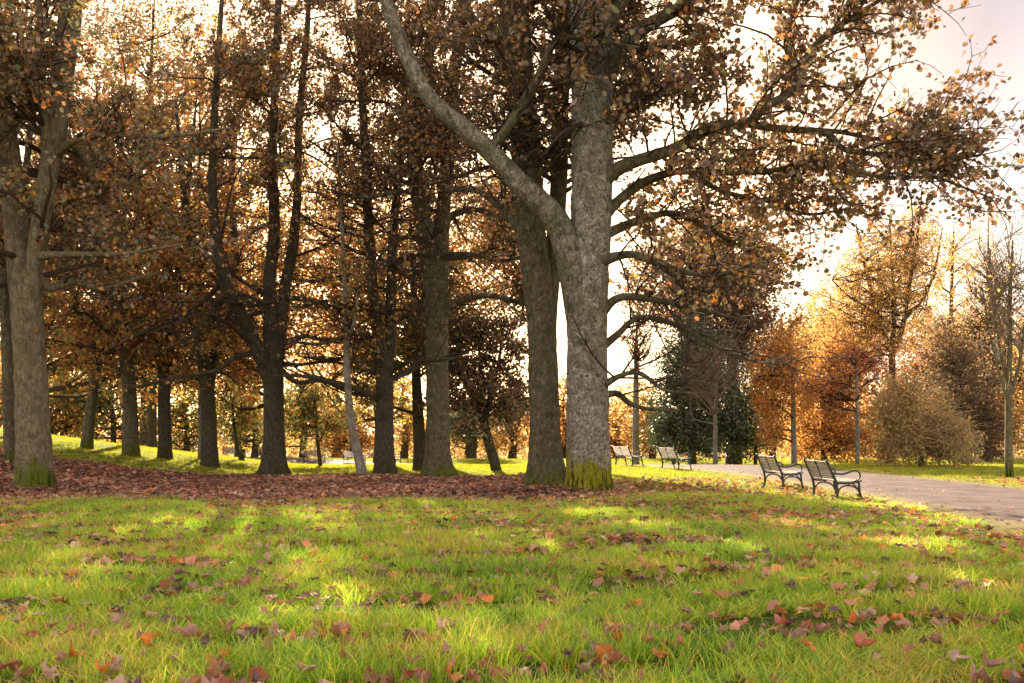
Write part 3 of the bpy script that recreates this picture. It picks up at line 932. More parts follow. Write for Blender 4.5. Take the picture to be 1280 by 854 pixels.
# tree with many level arms
px_tree("sycamore_tree", "dark sycamore with many level arms standing behind the leaning thin stem", 33.0,
    [(482, 597, 22), (481, 575, 21.5), (481, 520, 20.5), (480, 470, 20.5), (472, 410, 14), (465, 350, 13), (461, 290, 13), (457, 200, 11), (452, 100, 9), (448, -40, 6), (446, -160, 2)],
    [[(482, 480, 15, .1), (488, 420, 13, .2), (489, 350, 12, .3), (492, 280, 11, .4), (500, 200, 9, .5), (508, 80, 7, .6), (512, -60, 3, .7)]],
    [[(476, 500, 10, 0), (464, 494, 8, -.4), (444, 486, 7.5, -.8), (415, 478, 7, -1.2), (390, 471, 5, -1.6), (340, 470, 3.5, -2)],
     [(486, 478, 10, 0), (498, 470, 8, .2), (515, 462, 7, .5), (528, 450, 6, .7), (560, 430, 4, 1)],
     [(486, 466, 9, 0), (500, 456, 5, -.5), (515, 452, 5, -1), (545, 450, 4, -1.4), (585, 446, 3, -1.8)],
     [(478, 464, 9, 0), (455, 462, 5.5, .6), (440, 448, 5, 1), (410, 450, 4.5, 1.6), (380, 446, 3, 2)],
     [(466, 378, 8, 0), (440, 384, 5, -.9), (410, 376, 4, -1.6), (370, 384, 3, -2.2)],
     [(466, 345, 8, 0), (430, 345, 5, .6), (390, 352, 4, 1.2), (350, 346, 3, 1.8)],
     [(490, 330, 8, 0), (530, 318, 5, -.9), (570, 324, 4, -1.6), (620, 310, 3, -2.2)],
     [(490, 400, 8, 0), (515, 396, 5, 1), (560, 404, 4, 1.8), (600, 398, 3, 2.4)],
     [(464, 420, 7, 0), (440, 418, 5, -1.2), (400, 430, 4, -2.2), (360, 426, 3, -3)]],
    16, M_DARK, n1=46, L1=(2.4, 5.2), z1=(4.2, 17.5), n2=9, L2=(1.1, 2.9), n3=5, leaf=(46000, 0.134, DIAM, PAL_SYC), leaf_z=(6.5, 12.0, .06), flare=1.1)

# forked tree right of it
px_tree("sycamore_tree", "straight brown sycamore forking into two high stems left of the small dark tree", 32.0,
    [(548, 597, 30), (547, 575, 29.5), (547, 500, 28.5), (546, 420, 29), (546, 350, 29), (551, 295, 20), (556, 240, 17), (561, 180, 17), (566, 110, 15), (574, 50, 14), (584, -10, 13), (592, -120, 8), (598, -240, 3)],
    [[(543, 380, 22, 0), (537, 320, 21, -.1), (528, 270, 20, -.2), (519, 220, 20, -.3), (520, 170, 19, -.3), (526, 130, 17, -.3), (536, 70, 14, -.2), (541, 0, 13, 0), (545, -130, 8, .2), (548, -240, 3, .4)],
     [(520, 165, 13, -.3), (514, 110, 11, -.5), (500, 60, 9, -.7), (488, 10, 8, -.8), (476, -60, 5, -1)]],
    [[(552, 398, 12, 0), (568, 380, 10, -.3), (590, 372, 8, -.6), (616, 370, 7, -.8), (656, 379, 5, -1)],
     [(552, 275, 9, 0), (585, 262, 7, .3), (615, 268, 6, .8), (650, 282, 4, 1.4)],
     [(540, 250, 9, -.2), (505, 240, 6, -.9), (460, 246, 5, -1.5), (415, 240, 3, -2)],
     [(536, 340, 9, 0), (505, 338, 6, .8), (470, 330, 5, 1.4), (430, 336, 3, 2)],
     [(553, 320, 9, 0), (590, 318, 6, -.9), (625, 326, 5, -1.5), (660, 318, 3, -2)]],
    17, M_BROWN, n1=40, L1=(2.2, 4.6), z1=(4.8, 17.5), n2=9, L2=(1.1, 2.9), n3=5, leaf=(28000, 0.134, DIAM, PAL_SYC), leaf_z=(6.5, 12.0, .08), flare=.9)

# leaning thin stem
px_tree("leaning_tree", "thin pale speckled stem leaning left beside the tree with level arms", 32.0,
    [(455, 601, 13), (449, 575, 12), (441, 540, 10.5), (436, 500, 9), (433, 450, 8), (433, 400, 7), (430, 340, 6), (426, 260, 4), (422, 180, 2)],
    [], [[(433, 430, 5, 0), (442, 405, 4, -.4), (447, 370, 3, -.8), (446, 330, 2, -1)]], 18, M_PALE, group=None, n1=10, L1=(1.0, 2.2), z1=(3.5, 10), n2=6, n3=4, leaf=(2200, 0.13, KITE, PAL_BACK), flare=0.2)

# ivy-hung dark tree behind the forked one
px_tree("dark_tree", "short dark trunk hung with yellowing leaves behind the straight brown sycamore", 37.5,
    [(526, 588, 17), (525, 560, 16), (523, 520, 14), (521, 480, 12), (519, 420, 9), (516, 340, 6), (512, 260, 3)],
    [], [], 19, M_DARK, group=None, n1=22, L1=(1.2, 2.6), z1=(1.9, 9), n2=8, n3=4, leaf=(9500, 0.17, DIAM, PAL_YG + [(RUST, 3)]), flare=0.5)

# small dark-crowned tree
px_tree("small_tree", "small leaning tree with a dense dark brown crown on the sunlit lawn", 37.0,
    [(622, 590, 12), (616, 570, 12), (608, 545, 12), (603, 525, 13), (598, 508, 9), (588, 490, 7), (578, 470, 6), (572, 440, 4), (568, 410, 2)],
    [[(604, 528, 8), (604, 505, 7), (603, 480, 6), (600, 450, 4), (598, 410, 2)],
     [(604, 528, 8), (609, 508, 6, .3), (616, 482, 5, .5), (624, 450, 4, .7), (628, 415, 2, .8)],
     [(604, 526, 7), (611, 512, 5, -.4), (630, 503, 4, -.7), (652, 494, 3, -1)]],
    [], 20, M_DARK, group=None, n1=50, L1=(1.2, 2.7), z1=(1.9, 6.2), n2=6, n3=5, L2=(.5, 1.5), L3=(.25, .7), leaf=(11500, 0.15, DIAM, [((.17, .11, .06), 6), (RUST, 2), (BROWN, 4), (OLIVE, 2), (ORANGE, .5)]), flare=0.25, rr1=.5)

# trees on the rise at the left, towards the back
rear = [(108, 38.5, 13, "slender pale trunk highest on the grassy rise", (118, 480), M_BROWN, 21),
        (164, 37.5, 19, "thick greenish trunk on the grassy rise right of the slender pale trunk", (160, 470), M_BROWN, 22),
        (206, 38.5, 16, "dark trunk with bare suckers midway along the grassy rise", (206, 480), M_DARK, 23),
        (263, 37.5, 20, "black ivied trunk at the low end of the grassy rise", (259, 490), M_DARK, 24),
        (250, 41.0, 5, "very thin straight pale stem beside the black ivied trunk", (250, 430), M_PALE, 25),
        (303, 44.0, 6, "short thin leaning stem before the path benches", (296, 560), M_DARK, 26)]
for px, Y, w, lab, mid, mt, sd in rear:
    b = on_ground(px, Y)
    py0 = HOR + (EYE - b[2]) * F / Y
    slim = w < 8
    top = 250 if w == 5 else (500 if w == 6 else -60)
    tr = [(px, py0, w), (px * .7 + mid[0] * .3, py0 * .6 + mid[1] * .4, w * .95), (mid[0], mid[1], w * .85), (mid[0] + (mid[0] - px) * .5, mid[1] - (mid[1] - top) * .5, w * .6), (mid[0] + (mid[0] - px) * .8, top, 2)]
    if w == 6:
        kw = dict(n1=14, L1=(.6, 1.5), z1=(1.3, 5), n2=6, n3=4, leaf=(1800, .16, KITE, PAL_YG))
    elif w == 5:
        kw = dict(n1=14, L1=(.8, 2.0), z1=(3.0, 12), n2=6, n3=4, leaf=(2500, .16, KITE, PAL_BACK, M_LEAF))
    else:
        kw = dict(n1=40, L1=(2.5, 5.2), z1=(2.8, 17.5), n2=8, n3=3, leaf=(14000, .17, DIAM, PAL_GLOW, M_LEAF), grav1=-0.015)
    st = []
    if not slim:
        f = 1 if sd % 2 else -1
        tr = tr[:3] + [(mid[0] + f * 14, mid[1] - 110, w * .6, -.4), (mid[0] + f * 30, mid[1] - 260, w * .4, -.8), (mid[0] + f * 40, 120, 2, -1)]
        st = [[(mid[0], mid[1] + 12, w * .6), (mid[0] - f * 10, mid[1] - 50, w * .6, .3), (mid[0] - f * 34, mid[1] - 150, w * .5, .8), (mid[0] - f * 30, mid[1] - 280, w * .3, 1), (mid[0] - f * 46, 130, 2, 1.2)],
              [(mid[0] + f * 6, mid[1] - 60, w * .45), (mid[0] + f * 46, mid[1] - 150, w * .35, .8), (mid[0] + f * 80, mid[1] - 240, w * .25, 1.2), (mid[0] + f * 92, mid[1] - 330, 2, 1.5)]]
    px_tree("rear_tree", lab, Y, tr, st, [], sd, mt, group="trees along the grassy rise", flare=0.35, **kw)

# sapling by the path
px_tree("sapling", "slender sapling with a small green crown on the lawn before the far benches", 43.0,
    [(401, 588, 5), (398, 560, 4.5), (396, 540, 4), (395, 520, 3), (394, 500, 2)],
    [], [[(398, 553, 3), (403, 545, 2.5), (407, 536, 2), (410, 525, 1.5)]], 27, M_DARK, group=None, n1=16, L1=(.5, 1.3), z1=(1.4, 4), n2=6, n3=5, leaf=(2600, .14, KITE, PAL_YG), flare=0.2, rr1=.6)

# ------------------------------------------------------------------ trees and shrubs beyond the path
def clump_tree(name, label, px, Y, trunk_px, crowns, pal, seed, cat="tree", group=None, nclump=150, per=34, leaf=0.22, csize=0.55, mat=M_DARK, tmat=M_TWIG,
               lmat=M_LEAF, nb=16, weep=0.0, tmpl=DIAM, shell=0.45, up=0.35, stems_px=(), twign=400, hang=0.4):
    """crown of leaf clumps spread through one or more ellipsoids given in photograph pixels at depth Y"""
    rng = np.random.RandomState(seed)
    b = on_ground(px, Y)
    root = empty(name, b, label, cat, group)
    tp, tr = pxpath(trunk_px, Y)
    dz = b[2] - tp[0][2]
    tp[0] = b - np.array([0, 0, .15])
    trunk_part("trunk", tp, tr, mat, root, rng, sides=12, K=22, flare=0.3, flare_h=.3)
    K = 12
    SP = [catmull(np.hstack([tp, tr[:, None]]), K)]
    for s in stems_px:
        a, r = pxpath(s, Y)
        trunk_part("limb", a, r, mat, root, rng, sides=8, K=18)
        SP.append(catmull(np.hstack([a, r[:, None]]), K))
    S = np.array(SP)
    vol = np.array([c[2] * c[2] * c[3] for c in crowns], float)
    ci = rng.choice(len(crowns), nclump, p=vol / vol.sum())
    u = unit(rng.normal(size=(nclump, 3)))
    rr = rng.uniform(shell, 1.0, nclump) ** 0.7 * (1 + 0.16 * rng.normal(size=nclump))
    cen = []
    for k in range(nclump):
        c = crowns[ci[k]]
        c0 = P(c[0], c[1], Y + (c[4] if len(c) > 4 else 0))
        R = np.array([c[2] * Y / F, c[2] * Y / F, c[3] * Y / F])
        cen.append(c0 + u[k] * R * rr[k])
    cen = np.array(cen)
    gzv = gz(cen[:, 0], cen[:, 1])
    cen[:, 2] = np.maximum(cen[:, 2], gzv + 0.25)
    # branches: from the stem towards each of nb clumps
    V = []; Q = []; off = 0
    bs_ = []; br_ = []
    for k in rng.choice(nclump, min(nb, nclump), replace=False):
        st = S[rng.randint(len(S))]
        z = st[:, 2]
        lo = rng.uniform(0.25, 0.8)
        tgt = cen[k]
        cand = np.where((z < tgt[2] - up * np.hypot(*(tgt[:2] - st[0, :2])) * 0.5) & (z > b[2] + 0.8))[0]
        j = cand[-1] if len(cand) else min(5, K - 1)
        j = max(j, 2)
        p0 = st[j, :3]
        mid = (p0 + tgt) / 2 + rng.normal(size=3) * 0.12 * np.linalg.norm(tgt - p0)
        pts = catmull(np.array([p0, mid, tgt]), 7)
        bs_.append(pts); br_.append(np.linspace(min(st[j, 3] * .5, .09), 0.018, 7))
    tubs = []
    if bs_:
        bs_ = np.array(bs_); br_ = np.array(br_)
        tubs.append(tubes(bs_, br_, 5))
        t2, q2 = spawn(rng, bs_, br_, twign, 0.3, 1.0, .6, 1.9, (20, 60), 0.12 - weep * .5, -weep * .12, .2, 4, .5, .02, .4, .2)
        q2 = np.maximum(q2, 0.009)
        tubs.append(tubes(t2, q2, 3))
    for v, q in tubs:
        V.append(v); Q.append(q + off); off += len(v)
    if V:
        o = mk("branches", np.concatenate(V), [np.concatenate(Q)], tmat, root)
        o.name = "twigs"; o["kind"] = "stuff"
    if per:
        n = nclump * per
        h = np.repeat(np.arange(nclump), per)
        g = rng.normal(size=(n, 3)) * csize * np.array([1, 1, .75])
        if weep:
            g[:, 2] = -np.abs(rng.normal(size=n)) * csize * (1 + 2.2 * weep); g[:, :2] *= 0.55
        p = cen[h] + g * rng.uniform(.5, 1.3, nclump)[h][:, None]
        if len(bs_) and twign:
            m = n // 4
            hh = rng.randint(0, len(t2), m); kk = rng.randint(1, 4, m)
            p[:m] = t2[hh, kk] + rng.normal(size=(m, 3)) * .1
        ok = p[:, 2] > gz(p[:, 0], p[:, 1]) + .08
        p = p[ok]; h = h[ok]
        cc = pick_cols(rng, pal, nclump)[h]
        own = pick_cols(rng, pal, len(p))
        c = np.where((rng.uniform(size=len(p)) < .55)[:, None], cc, own) * rng.uniform(.6, 1.35, (len(p), 1))
        V, F_, C_ = leaf_mesh(rng, p, leaf, tmpl, c, hang=hang + weep)
        o = mk("crown", V, F_, lmat, root, C_, smooth_shade=False)
        o["kind"] = "stuff"
    return root

# right-hand side, nearest first
bare = dict(tmat=M_TWIG_PALE, mat=M_PALE)
clump_tree("bare_tree", "tall almost leafless tree with upswept branches on the grass verge at the right edge", 1262, 31.5,
    [(1262, 598, 10), (1261, 560, 9), (1261, 500, 8), (1262, 430, 6), (1263, 360, 4), (1266, 300, 2)],
    [(1262, 375, 34, 80), (1255, 330, 22, 50), (1262, 300, 14, 40)], PAL_GOLD, 40, nclump=60, per=3, leaf=.12, nb=44, mat=M_TAN, tmat=M_TWIG_PALE, up=2.6, twign=420, csize=.4,
    stems_px=[[(1262, 490, 5), (1248, 430, 4, .2), (1240, 370, 3, .4), (1237, 310, 1.5, .5)], [(1261, 500, 5), (1275, 450, 4, -.2), (1284, 380, 3, -.4), (1290, 310, 1.5, -.5)],
              [(1262, 510, 4), (1250, 470, 3, -.3), (1238, 420, 2.5, -.5), (1228, 360, 1.5, -.7)]])
clump_tree("weeping_shrub", "straw coloured weeping shrub on the verge across the path", 1152, 42.0,
    [(1152, 583, 7), (1150, 560, 6), (1146, 530, 5), (1142, 500, 3)],
    [(1113, 470, 22, 14), (1138, 492, 26, 18), (1168, 506, 24, 16), (1196, 532, 22, 18), (1100, 512, 14, 18), (1128, 522, 26, 20), (1160, 545, 46, 18), (1204, 562, 14, 10), (1105, 556, 16, 14)],
    [((0.55, 0.40, 0.16), 5), ((0.42, 0.37, 0.10), 4), ((0.50, 0.29, 0.12), 3), (GREENY, 1)], 41, cat="shrub", nclump=190, per=34, leaf=.14, csize=.24, nb=120, weep=.75, mat=M_TAN, shell=.2, tmat=M_TWIG_STRAW, twign=1700, hang=.8)
clump_tree("red_leaved_tree", "thin young tree with sparse red leaves beyond the near bench", 1072, 47.0,
    [(1073, 577, 5), (1072, 540, 5), (1071, 500, 4), (1070, 460, 3), (1068, 430, 1.5)],
    [(1065, 470, 46, 44), (1030, 490, 26, 26), (1085, 450, 34, 36)], PAL_RED, 42, nclump=110, per=16, leaf=.15, csize=.35, nb=34, mat=M_PALE)
clump_tree("orange_tree", "slim tree with hanging orange foliage beside the dark beech", 993, 53.0,
    [(993, 573, 7), (992, 530, 6.5), (991, 490, 5), (988, 450, 4), (984, 415, 2)],
    [(975, 440, 36, 34), (965, 480, 26, 44), (1000, 470, 28, 40), (985, 415, 22, 24), (962, 520, 16, 40)], [((.64, .31, .075), 6), ((.56, .24, .055), 4), ((.60, .38, .09), 2)], 43, nclump=210, per=46, leaf=.15, csize=.36, nb=26, weep=.35, mat=M_PALE)
clump_tree("bare_tree", "small leafless tree with pale fanning twigs in front of the dark holly", 894, 55.0,
    [(894, 569, 6), (894, 540, 5.5), (894, 515, 5), (895, 490, 3), (896, 465, 1.5)],
    [(892, 468, 46, 40), (905, 450, 36, 30), (875, 470, 34, 30)], PAL_RED, 44, nclump=80, per=1, leaf=.13, nb=60, up=1.8, twign=480, csize=.4, **bare)
clump_tree("holly_tree", "tall dark green holly left of the broad dark trunk", 866, 59.0,
    [(866, 568, 10), (864, 520, 9), (862, 470, 7), (860, 420, 3)],
    [(872, 500, 50, 66), (858, 440, 34, 44), (884, 445, 34, 44), (872, 405, 22, 24), (838, 510, 26, 44)], PAL_HOLLY, 45, nclump=740, per=44, leaf=.17, csize=.36, nb=10, lmat=M_LEAF_HOLLY, shell=.35, twign=80)
clump_tree("holly_bush", "low rounded dark green holly bush at the foot of the tall holly", 842, 57.0,
    [(842, 569, 5), (842, 560, 4), (842, 545, 2)],
    [(842, 543, 32, 26), (868, 550, 26, 20)], PAL_HOLLY, 46, cat="shrub", nclump=220, per=40, leaf=.15, csize=.26, nb=6, lmat=M_LEAF_HOLLY, shell=.4, twign=30)
clump_tree("beech_tree", "massive dark beech with a copper brown crown beyond the path", 917, 62.0,
    [(917, 570, 22), (917, 540, 19), (916, 480, 17), (915, 400, 13), (914, 320, 8), (912, 270, 3)],
    [(915, 330, 62, 72), (905, 400, 58, 48), (870, 330, 40, 56), (940, 380, 40, 60), (915, 440, 58, 30), (830, 350, 50, 62)], PAL_DARK, 47, nclump=900, per=28, leaf=.26, csize=.55, nb=40, shell=.35)
clump_tree("holly_bush", "dark green undergrowth holly right of the broad dark trunk", 944, 61.0,
    [(944, 570, 5), (945, 550, 4), (945, 520, 2)],
    [(936, 520, 34, 52), (915, 540, 34, 32)], PAL_HOLLY + [(GREENY, 2)], 48, cat="shrub", nclump=360, per=40, leaf=.17, csize=.3, nb=14, lmat=M_LEAF_HOLLY, twign=60)
birch_stems = [[(1115, 440, 8), (1100, 405, 6, .4), (1088, 360, 5, .8), (1075, 310, 3, 1), (1070, 280, 1.5, 1)], [(1115, 445, 8), (1128, 410, 6, -.4), (1136, 360, 5, -.6), (1146, 300, 3.5, -.8), (1152, 245, 1.5, -1)],
               [(1100, 405, 5), (1084, 385, 4, -.5), (1060, 370, 3, -.9), (1040, 350, 1.5, -1.2)], [(1130, 400, 5), (1156, 370, 4, .6), (1170, 330, 3, .9), (1178, 285, 1.5, 1)]]
clump_tree("birch_tree", "tall golden birch forking high behind the weeping shrub", 1112, 70.0,
    [(1110, 572, 11), (1112, 520, 10), (1115, 470, 9), (1115, 440, 8), (1118, 380, 5), (1114, 320, 3), (1112, 270, 1.5)],
    [(1075, 360, 52, 62), (1125, 330, 56, 70), (1150, 275, 34, 36), (1040, 390, 36, 44), (1160, 350, 30, 60), (1090, 410, 70, 34)], PAL_GOLD, 49, nclump=520, per=46, leaf=.17, csize=.5, nb=90, weep=.3, stems_px=birch_stems, twign=1500, shell=.25)
clump_tree("birch_tree", "thin topped birch behind the bare tree near the right edge", 1236, 74.0,
    [(1236, 585, 9), (1236, 520, 8), (1236, 450, 6), (1238, 380, 4), (1235, 310, 2), (1236, 270, 1)],
    [(1236, 340, 32, 66), (1230, 420, 44, 60), (1245, 270, 22, 24)], PAL_GOLD, 50, nclump=240, per=16, leaf=.15, csize=.5, nb=110, up=1.6, twign=1500, weep=.1)
clump_tree("birch_tree", "golden birch crown rising behind the dark thorn tree", 1186, 82.0,
    [(1186, 580, 9), (1186, 500, 8), (1188, 420, 6), (1190, 350, 4), (1192, 290, 2)],
    [(1188, 340, 34, 66), (1200, 430, 50, 60), (1165, 440, 40, 50), (1215, 330, 24, 40)], PAL_GOLD, 55, nclump=330, per=26, leaf=.18, csize=.5, nb=90, weep=.25, twign=900, shell=.2)
clump_tree("birch_tree", "lower golden birch left of the tall forking birch", 1042, 80.0,
    [(1042, 577, 8), (1042, 500, 7), (1040, 430, 5), (1038, 370, 2)],
    [(1040, 390, 38, 50), (1012, 430, 34, 42), (1066, 440, 36, 50), (1000, 480, 26, 40)], PAL_GOLD, 56, nclump=330, per=28, leaf=.18, csize=.5, nb=60, weep=.25, twign=700, shell=.2)
clump_tree("rowan_tree", "rust coloured bushy tree between the golden birch and the orange tree", 1030, 66.0,
    [(1030, 574, 8), (1030, 540, 7), (1028, 500, 6), (1026, 460, 3)],
    [(1030, 510, 44, 60), (1050, 460, 40, 44), (1010, 540, 36, 34), (1060, 545, 40, 30)], PAL_ORANGE, 51, nclump=400, per=40, leaf=.21, csize=.45, nb=36)
clump_tree("thorn_tree", "dense dark twiggy thorn tree behind the weeping shrub", 1205, 52.0,
    [(1205, 590, 8), (1204, 560, 7), (1202, 520, 6), (1200, 470, 3)],
    [(1205, 490, 44, 88), (1225, 530, 40, 54), (1185, 440, 34, 44)], [((.19, .115, .065), 6), (BROWN, 4), (RUST, 3), (OLIVE, 3)], 52, nclump=340, per=26, tmat=M_TWIG_PALE, leaf=.17, csize=.4, nb=130, twign=1500, shell=.3)
clump_tree("ash_tree", "broad brown tree filling the gap behind the dark thorn tree", 1180, 84.0,
    [(1180, 578, 14), (1180, 520, 12), (1182, 460, 10), (1184, 400, 4)],
    [(1180, 450, 60, 70), (1230, 490, 60, 80), (1150, 510, 50, 60), (1270, 450, 50, 90)], [(RUST, 4), (BROWN, 4), (ORANGE, 3), ((.13, .08, .05), 4)], 53, nclump=520, per=44, leaf=.27, csize=.65, nb=70, twign=900)
clump_tree("orange_bush", "bright orange bush behind the trunk of the bare tree at the right edge", 1290, 50.0,
    [(1290, 590, 5), (1290, 560, 4), (1288, 520, 2)],
    [(1292, 530, 30, 50), (1290, 440, 24, 60)], PAL_GOLD, 54, cat="shrub", nclump=120, per=34, leaf=.16, csize=.36, nb=16)

# the hollow beyond the lawn: orange and rust trees between the trunks
hollow = [
    # px, Y, crown (cx,cy,rx,ry), palette, label
    (795, 66, [(795, 425, 24, 40)], PAL_RED, "straight slim trunk with a few red leaves behind the farther pair of benches", 8, 5, 'slim'),
    (815, 84, [(812, 540, 36, 34), (800, 510, 30, 30)], PAL_GOLD, "yellow orange bushy tree right of the straight slim trunk", 9, 30, ''),
    (770, 92, [(772, 525, 36, 44), (760, 555, 34, 24)], PAL_ORANGE, "orange tree with dark forked limbs seen beside the pale grey sycamore", 12, 26, ''),
    (705, 96, [(700, 520, 34, 54)], PAL_ORANGE, "orange tree seen in the gap between the two large trunks", 10, 26, ''),
    (640, 92, [(640, 525, 40, 46), (612, 550, 34, 24)], PAL_GOLD, "golden tree behind the small dark crowned tree", 11, 28, ''),
    (585, 88, [(582, 535, 34, 36), (570, 510, 26, 24)], PAL_BACK, "mixed rust and green tree left of the small dark crowned tree", 10, 26, ''),
    (592, 80, [(590, 525, 26, 22)], PAL_HOLLY, "dark green bush behind the small dark crowned tree", 6, 34, 'holly'),
    (505, 90, [(505, 530, 34, 40), (500, 490, 30, 30)], PAL_GOLD, "golden tree seen behind the farthest bench", 10, 28, ''),
    (440, 94, [(446, 535, 40, 40), (425, 545, 30, 30)], PAL_ORANGE, "orange tree behind the bench and the leaning thin stem", 10, 28, ''),
    (470, 72, [(462, 478, 36, 40), (500, 500, 22, 30)], PAL_YG, "yellow green tree overhanging the far path behind the level armed sycamore", 8, 22, ''),
    (378, 84, [(378, 500, 40, 36), (350, 530, 30, 34)], PAL_YG, "yellow green tree behind the sapling and its bench", 9, 30, ''),
    (418, 104, [(415, 535, 26, 38)], PAL_GOLD, "pale golden tree in the gap right of the sapling", 9, 26, ''),
    (318, 80, [(312, 520, 40, 50)], PAL_YG, "green and yellow tree behind the short leaning stem", 9, 28, ''),
    (232, 62, [(228, 530, 44, 48), (250, 500, 36, 40)], PAL_YG, "yellow lit tree behind the trunk with bare suckers", 8, 26, ''),
    (140, 60, [(140, 520, 50, 44), (110, 480, 50, 44)], PAL_YG, "yellow leaved tree behind the thick greenish trunk", 8, 30, ''),
    (60, 62, [(70, 520, 50, 50), (30, 500, 50, 60)], PAL_BACK, "rust and green tree behind the broad tan trunk", 9, 30, ''),
    (-30, 58, [(-20, 500, 60, 70)], PAL_BACK, "rust coloured tree at the left edge of the grassy rise", 9, 26, ''),
    (180, 74, [(180, 440, 70, 80)], PAL_BACK, "tall rust tree rising behind the grassy rise", 14, 34, ''),
    (300, 88, [(300, 420, 80, 90)], PAL_ORANGE, "tall orange tree behind the three armed sycamore", 14, 34, ''),
    (40, 76, [(40, 420, 80, 90)], PAL_BACK, "tall brown tree behind the broad tan trunk", 14, 30, ''),
    (965, 92, [(960, 530, 36, 44), (950, 500, 26, 26)], PAL_GOLD, "golden bush behind the hanging orange foliage", 9, 30, ''),
    (1012, 86, [(1008, 450, 38, 62), (965, 470, 30, 66)], PAL_GOLD, "tall golden tree closing the gap right of the dark beech", 10, 34, ''),
    (1045, 90, [(1045, 530, 44, 50)], PAL_ORANGE, "orange bush seen beyond the second nearest bench", 9, 30, ''),
    (1100, 88, [(1100, 520, 44, 60)], PAL_ORANGE, "rust bush behind the thin red leaved tree", 10, 30, ''),
    (1240, 96, [(1240, 500, 56, 80)], PAL_BACK, "rust tree seen through the branches of the bare tree", 10, 30, ''),
    (420, 112, [(410, 460, 60, 60)], PAL_ORANGE, "tall orange tree farthest back between the level arms", 12, 30, ''),
]
for k, (px, Y, crowns, pal, lab, w, per, mode) in enumerate(hollow):
    g = on_ground(px, Y)
    py0 = HOR + (EYE - g[2]) * F / Y
    top = min(c[1] - c[3] * .5 for c in crowns)
    if mode == 'slim':
        clump_tree("slim_tree", lab, px, Y, [(px, py0, w), (px, 520, w), (px, 460, w * .7), (px + 1, 400, 2)], crowns, pal, 60 + k, group="trees in the hollow beyond the lawn", nclump=40, per=5, leaf=.2, nb=40, mat=M_PALE, twign=300, up=1.0)
        continue
    vol = sum(c[2] * c[3] for c in crowns) * (Y / F) ** 2
    nc = int(np.clip(vol * 14, 90, 330))
    clump_tree("holly_bush" if mode else "autumn_tree", lab, px, Y, [(px, py0, w), (px + 2, py0 * .6 + top * .4, w * .85), (px - 2, py0 * .3 + top * .7, w * .6), (px, top, 2)], crowns, pal, 60 + k,
        cat="shrub" if mode else "tree", group="trees in the hollow beyond the lawn", nclump=nc, per=per - 4, leaf=.27, csize=.55, nb=30, shell=.3, lmat=M_LEAF_HOLLY if mode else M_LEAF, twign=260)

filler = [
    (338, 43.0, [(290, 380, 95, 75), (350, 330, 80, 80), (250, 440, 70, 50)], PAL_GLOW, "rust crowned tree directly behind the three armed sycamore", 16),
    (546, 42.0, [(520, 330, 85, 85), (590, 350, 60, 70), (540, 420, 70, 45)], PAL_GLOW, "orange brown tree directly behind the straight forked sycamore", 18),
    (480, 46.0, [(430, 380, 80, 80), (410, 300, 70, 80), (450, 450, 60, 40)], PAL_GLOW, "rust and yellow tree directly behind the level armed sycamore", 14),
    (40, 42.0, [(90, 380, 110, 90), (170, 430, 80, 60), (30, 300, 80, 80)], PAL_GLOW, "orange brown tree directly behind the broad tan trunk", 16),
    (676, 44.0, [(640, 330, 50, 80), (630, 260, 60, 70)], PAL_SYC, "brown tree directly behind the twin stemmed sycamore", 16),
    (190, 50.0, [(190, 340, 100, 100), (120, 250, 100, 90), (280, 260, 90, 90), (170, 120, 110, 90), (260, 110, 80, 80), (190, 40, 110, 70)], PAL_LEFT, "tall rust tree behind the crest of the grassy rise", 12),
]
for k, (px, Y, crowns, pal, lab, w) in enumerate(filler):
    g = on_ground(px, Y)
    py0 = HOR + (EYE - g[2]) * F / Y
    top = min(c[1] - c[3] * .6 for c in crowns)
    clump_tree("autumn_tree", lab, px, Y, [(px, py0, w), (px + 1, py0 * .6 + top * .4, w * .85), (px - 4, py0 * .3 + top * .7, w * .6), (px + 3, top, 2)], crowns, pal, 130 + k,
        group="autumn trees closing the back of the grove", nclump=300 if len(crowns) < 5 else 900, per=30, leaf=.19, csize=.6, nb=80, shell=.2, twign=800)

# far-off wood that reads as one mass
def far_wood():
    rng = np.random.RandomState(99)
    n = 1900
    x = rng.uniform(-150, 150, n); y = rng.uniform(125, 175, n)
    hgt = 7.5 + 3.5 * vnoise(x * .12, y * .05, 5) + 1.5 * vnoise(x * .5, y * .3, 6)
    z = gz(x, y) + rng.uniform(0, 1, n) ** .8 * hgt
    per = 18
    p = np.repeat(np.column_stack([x, y, z]), per, 0) + rng.normal(size=(n * per, 3)) * np.array([1.3, 1.3, .9])
    p = p[p[:, 2] > gz(p[:, 0], p[:, 1])]
    cc = pick_cols(rng, PAL_ORANGE + [(BROWN, 4), (OLIVE, 3)], n)
    c = np.repeat(cc, per, 0)[:len(p)] * rng.uniform(.6, 1.3, (len(p), 1))
    V, F_, C_ = leaf_mesh(rng, p, .8, DIAM, c)
    o = mk("distant_wood", V, F_, M_LEAF, None, C_, smooth_shade=False)
    tag(o, "far off autumn wood beyond the hollow", "wood", kind="stuff")
far_wood()

# ------------------------------------------------------------------ benches
M_IRON = plain_material("painted_iron", (0.018, 0.024, 0.024), .45, .5, 0, .3, 20, bump=.2)
M_IRON_GREEN = plain_material("green_painted_iron", (0.012, 0.055, 0.045), .45, .5, 0, .3, 20, bump=.2)
M_WOOD = plain_material("weathered_slat", (0.34, 0.29, 0.235), .7, .3, 0, .35, 10, (1, .12, 1), .35)
M_WOOD_DARK = plain_material("weathered_slat_dark", (0.25, 0.20, 0.165), .7, .3, 0, .35, 10, (1, .12, 1), .35)

